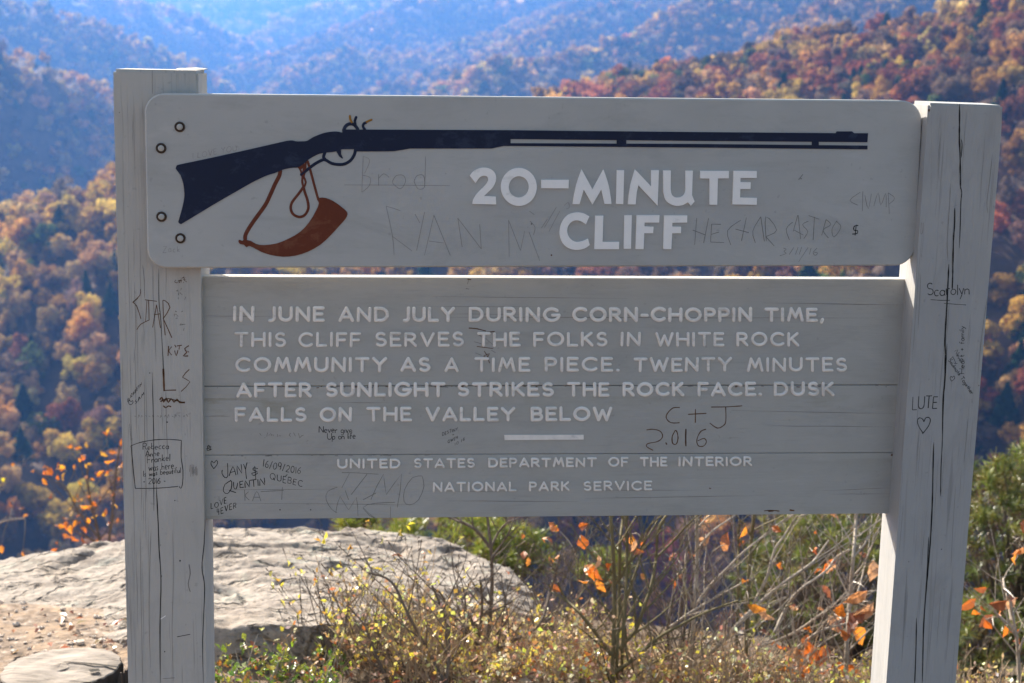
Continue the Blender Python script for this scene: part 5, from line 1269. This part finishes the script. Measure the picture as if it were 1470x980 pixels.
def litter():
    random.seed(52); m = MB()
    cols = [(.20, .10, .05), (.30, .17, .09), (.36, .24, .14), (.14, .08, .05), (.42, .30, .18), (.30, .09, .04)]
    for k in range(3600):
        px = random.uniform(-60, 1530); d = random.uniform(3.7, 6.8) if random.random() < .8 else random.uniform(3.7, 4.6)
        if px < 400 and (d > 4.7 or random.random() < .5): continue
        if px < 740 and d > 5.1: continue
        b = at(px, 900, 1.0)-CAM; X = CX+b[0]*d; Y = CY+b[1]*d; z = float(near(np.array(X), np.array(Y)))
        m.col = tuple(x*random.uniform(.8, 1.2) for x in random.choice(cols)); L = random.uniform(.015, .05)
        a = unit(np.array([random.gauss(0, 1), random.gauss(0, 1), random.gauss(0, .3)])); nn = unit(np.array([random.gauss(0, .45), random.gauss(0, .45), 1])); sd = np.cross(a, nn)
        p = np.array([X, Y, z+.006+random.uniform(0, .02)])
        m.add([p-a*L*.5, p+sd*L*.28+nn*.005, p+a*L*.5, p-sd*L*.28+nn*.005], [[0, 1, 2, 3]])
    tag(m.build('leaf_litter', LEAF), 'dry brown fallen leaves scattered over the ground', 'leaf litter', kind='stuff')
    g = MB()
    for k in range(170):
        px = random.uniform(-60, 330); d = random.gauss(4.5, .22)
        if d > 4.95 or d < 4.1: continue
        b = at(px, 900, 1.0)-CAM; X = CX+b[0]*d; Y = CY+b[1]*d; z = float(near(np.array(X), np.array(Y)))
        r = abs(random.gauss(0, .0055))+.003
        c = np.array([X, Y, z+r*.3]); V = []
        for th in (0.0, .9, 1.7): V += [c+np.array([r*math.sin(th+.15)*math.cos(a+th), r*math.sin(th+.15)*math.sin(a+th)*random.uniform(.7, 1.1), r*.7*math.cos(th)])*random.uniform(.8, 1.2) for a in np.arange(5)*1.2566]
        g.add(V, [[j*5+i, j*5+(i+1) % 5, (j+1)*5+(i+1) % 5, (j+1)*5+i] for j in range(2) for i in range(5)]+[[4, 3, 2, 1, 0]])
    tt = NT('pale_gravel'); nn = tt.noise(tt.coords(), 25, 3)
    tag(g.build('gravel', tt.set(tt.mix(nn, (.40, .32, .26), (.64, .55, .47)), .9)), 'loose pale stones on the dirt by the stump', 'gravel', kind='stuff')
litter()

# ------------------------------------------------------------------ forest on the hills
def crown_template(nq, seed, conifer=False, size=.15):
    rg = np.random.default_rng(seed); C = []; N = []
    if conifer:
        h = rg.random(nq)**.8; a = rg.random(nq)*2*np.pi; tier = np.floor(h*7)/7
        rr = (1-h)*.36*(.45+.55*np.sqrt(rg.random(nq)))*(1+.25*np.sin(a*3+tier*20))
        C = np.stack([rr*np.cos(a), rr*np.sin(a), .12+h*.95], -1)
        N = np.stack([np.cos(a)*.4, np.sin(a)*.4, np.ones(nq)*.8], -1)
    else:
        nl = 11; lc = rg.normal(size=(nl, 3)); lc /= np.linalg.norm(lc, axis=1)[:, None]; lc *= (.14+.24*rg.random((nl, 1))); lc[:, 2] = lc[:, 2]*1.0
        lr = .10+.13*rg.random(nl); k = rg.integers(0, nl, nq)
        v = rg.normal(size=(nq, 3)); v[:, 2] += .25; v /= np.linalg.norm(v, axis=1)[:, None]
        C = lc[k]+v*(lr[k]*(.65+.4*rg.random(nq)))[:, None]; C[:, 2] += .62; N = v
    N = N+rg.normal(size=(nq, 3))*.42; N /= np.linalg.norm(N, axis=1)[:, None]
    t = np.cross(N, rg.normal(size=(nq, 3))); t /= np.linalg.norm(t, axis=1)[:, None]; b = np.cross(N, t)
    s = (size*(.6+.7*rg.random(nq)))[:, None]*.5
    V = np.stack([C-t*s-b*s*.7, C+t*s-b*s*.5, C+t*s*.8+b*s*.7, C-t*s*.9+b*s*.6], 1)
    return V.reshape(-1, 3), .78+.44*rg.random(nq)
def tree_mesh(seed, conifer=False, nq=1050):
    V, tn = crown_template(nq, seed, conifer, .068 if not conifer else .085)
    m = MB(); rg = random.Random(seed)
    m.tube([(0, 0, -.12), (.005, 0, .25), (-.004, .006, .62 if not conifer else 1.0)], [.022, .017, .006], 6)
    if not conifer:
        for k in range(6):
            a = k*1.05+rg.random(); z = .30+.05*k; m.tube([(0, 0, z), (.12*math.cos(a), .12*math.sin(a), z+.12), (.25*math.cos(a), .25*math.sin(a), z+.28)], [.009, .006, .002], 4)
    tr = bpy.data.meshes.new('trunk'); tr.from_pydata(m.v, [], m.f); tr.materials.append(TREEBARK); tr.update()
    cr = np_mesh('crown', V, np.arange(len(V)).reshape(-1, 4), LEAF_TREE, np.repeat(tn[:, None], 3, 1))
    return tr, cr
TREES = [tree_mesh(100+i) for i in range(7)]
CONES = [tree_mesh(200+i, True) for i in range(2)]
KINDS = {  # colour, words
 'orange': ((.44, .25, .062), 'orange-brown autumn tree'), 'rust': ((.30, .115, .055), 'rust-red autumn tree'), 'tan': ((.50, .33, .14), 'tan-leaved autumn tree'),
 'brown': ((.20, .13, .085), 'brown half-bare tree'), 'yellow': ((.58, .39, .08), 'golden yellow autumn tree'), 'green': ((.11, .14, .045), 'green broadleaf tree'), 'conifer': ((.035, .065, .03), 'dark green conifer')}
KN = list(KINDS)
def forest():
    rg = np.random.default_rng(77)
    # visibility along each azimuth of the terrain grid
    fine = len(az_f)
    el = (GZ[:fine]-CZ)/np.maximum(RR[:fine], .1)
    el[:, RAD < 60] = -9
    cm = np.maximum.accumulate(el, axis=1)
    X = []; Y = []; S = []
    for r0, r1, sp in ((150, 1000, 8.3), (1000, 1900, 10.0), (1900, 4300, 12.0), (4300, 8000, 30.0)):
        area = .5*(R(55))*(r1*r1-r0*r0); n = int(area/(sp*sp))
        r = np.sqrt(r0*r0+(r1*r1-r0*r0)*rg.random(n)); a = R(-24)+R(53)*rg.random(n)
        X.append(CX+r*np.sin(a)); Y.append(CY+r*np.cos(a)); S.append(np.full(n, sp))
    X = np.concatenate(X); Y = np.concatenate(Y); S = np.concatenate(S)
    Z = height(X, Y); r = np.hypot(X-CX, Y-CY); a = np.arctan2(X-CX, Y-CY)
    px, py, w = project(np.stack([X, Y, Z+6], -1))
    ai = np.clip(((a-az_f[0])/R(.13)).astype(int), 0, fine-1)
    ri = np.clip(np.searchsorted(RAD, r*.955), 0, len(RAD)-1)
    vis = (Z+13*S/9-CZ)/r > cm[ai, ri]-.014
    inframe = (px > -130) & (px < 1600) & (py < 1010) & (py > -60)
    keep = vis & inframe
    X, Y, Z, r, S, px, py, a = (q[keep] for q in (X, Y, Z, r, S, px, py, a))
    n = len(X)
    h = (10.2+4.5*rg.random(n))*np.where(S > 10.5, S/9.2, 1.0)*(1+.20*rg.normal(size=n)).clip(.6, 1.5)
    # kinds vary in drifts
    d1 = fbm(X/60, Y/60, 3); d2 = fbm(X/45+31, Y/45, 3)
    u = rg.random(n)
    right = px > 800
    k = np.zeros(n, int)
    pr = np.stack([.24+.10*right+.22*d1, .01+.30*right*(r < 1000)+.06*d2, .36-.26*right, .15-.1*d1+.20*right, .23+.05*d2-.19*right, .05+0*d1, np.where(right & (px > 1250), .13, .06)+.12*(d1 < -.45)], -1).clip(.01)
    pr /= pr.sum(1, keepdims=True); k = (u[:, None] > np.cumsum(pr, 1)).sum(1).clip(0, 6)
    # which show largest: near, in frame and not behind the sign itself
    bx = lambda x0, x1, y0, y1: (px > x0) & (px < x1) & (py > y0) & (py < y1)
    hid = bx(170, 1330, 137, 383) | bx(170, 1420, 400, 1000) | bx(165, 295, 100, 1000) | bx(1325, 1432, 152, 1000) | (px < -20) | (px > 1490) | (py < -25)
    order = np.argsort(r+hid*1e6)[:290]
    ind = np.zeros(n, bool); ind[order] = True
    col = np.array([KINDS[q][0] for q in KN])[k]*(1+.16*rg.normal(size=(n, 1))).clip(.6, 1.5)*(1+.07*rg.normal(size=(n, 3)))
    col = col.clip(.012, .7)
    for i in np.where(ind)[0]:
        kd = KN[k[i]]
        tr, cr = (CONES if kd == 'conifer' else TREES)[rg.integers(0, 2 if kd == 'conifer' else 7)]
        s = h[i]; wd = rg.uniform(.75, 1.2)
        o = empty('conifer_tree' if kd == 'conifer' else 'autumn_tree', (X[i], Y[i], Z[i]-.6))
        o.scale = (s*wd, s*wd, s); o.rotation_euler = (0, 0, rg.uniform(0, 6.28))
        link_mesh('trunk', tr, o); c_ = link_mesh('crown', cr, o); c_.color = (*col[i], 1)
        side = 'left' if px[i] < 600 else 'right'
        if py[i] > 380 and 300 < px[i] < 1300: place = 'seen through the gap between the two boards'; gq = 'trees seen through the gap between the boards'
        else: place = f'on the wooded hillside {side} of the sign'; gq = f'trees on the hillside {side} of the sign'
        tag(o, f'{KINDS[kd][1]} {place}', 'tree', gq)
    # the far wood: one object
    far = ~ind; idx = np.where(far)[0]
    VV = []; TT_ = []
    tmpl = {}
    for lod, nq, sz in ((0, 340, .11), (1, 64, .24), (2, 34, .32)):
        for c in (False, True):
            for v in range(4): tmpl[lod, c, v] = crown_template(nq, 300+lod*10+v+5*c, c, sz)
    lod = np.where(r < 800, 0, np.where(r < 1900, 1, 2)); var = rg.integers(0, 4, n)
    for L in (0, 1, 2):
        for c in (False, True):
            for v in range(4):
                s_ = idx[(lod[idx] == L) & ((k[idx] == 6) == c) & (var[idx] == v)]
                if not len(s_): continue
                V, tn = tmpl[L, c, v]; th = rg.random(len(s_))*6.283; cs, sn = np.cos(th)[:, None], np.sin(th)[:, None]; hh = h[s_][:, None]; wd = hh*1.08
                P = np.stack([(V[:, 0]*cs-V[:, 1]*sn)*wd+X[s_][:, None], (V[:, 0]*sn+V[:, 1]*cs)*wd+Y[s_][:, None], V[:, 2]*hh+Z[s_][:, None]-.6], -1)
                VV.append(P.reshape(-1, 3)); TT_.append((col[s_][:, None, :]*tn[None, :, None]).reshape(-1, 3))
    V = np.concatenate(VV); T_ = np.concatenate(TT_)
    me = np_mesh('far_forest', V, np.arange(len(V)).reshape(-1, 4), LEAF_FAR, T_)
    tag(link_mesh('far_forest', me), 'autumn woodland covering the far ridges and valley behind the sign', 'forest', kind='stuff')
    print('FOREST', n, ind.sum(), len(V)//4, r[ind].max())
forest()
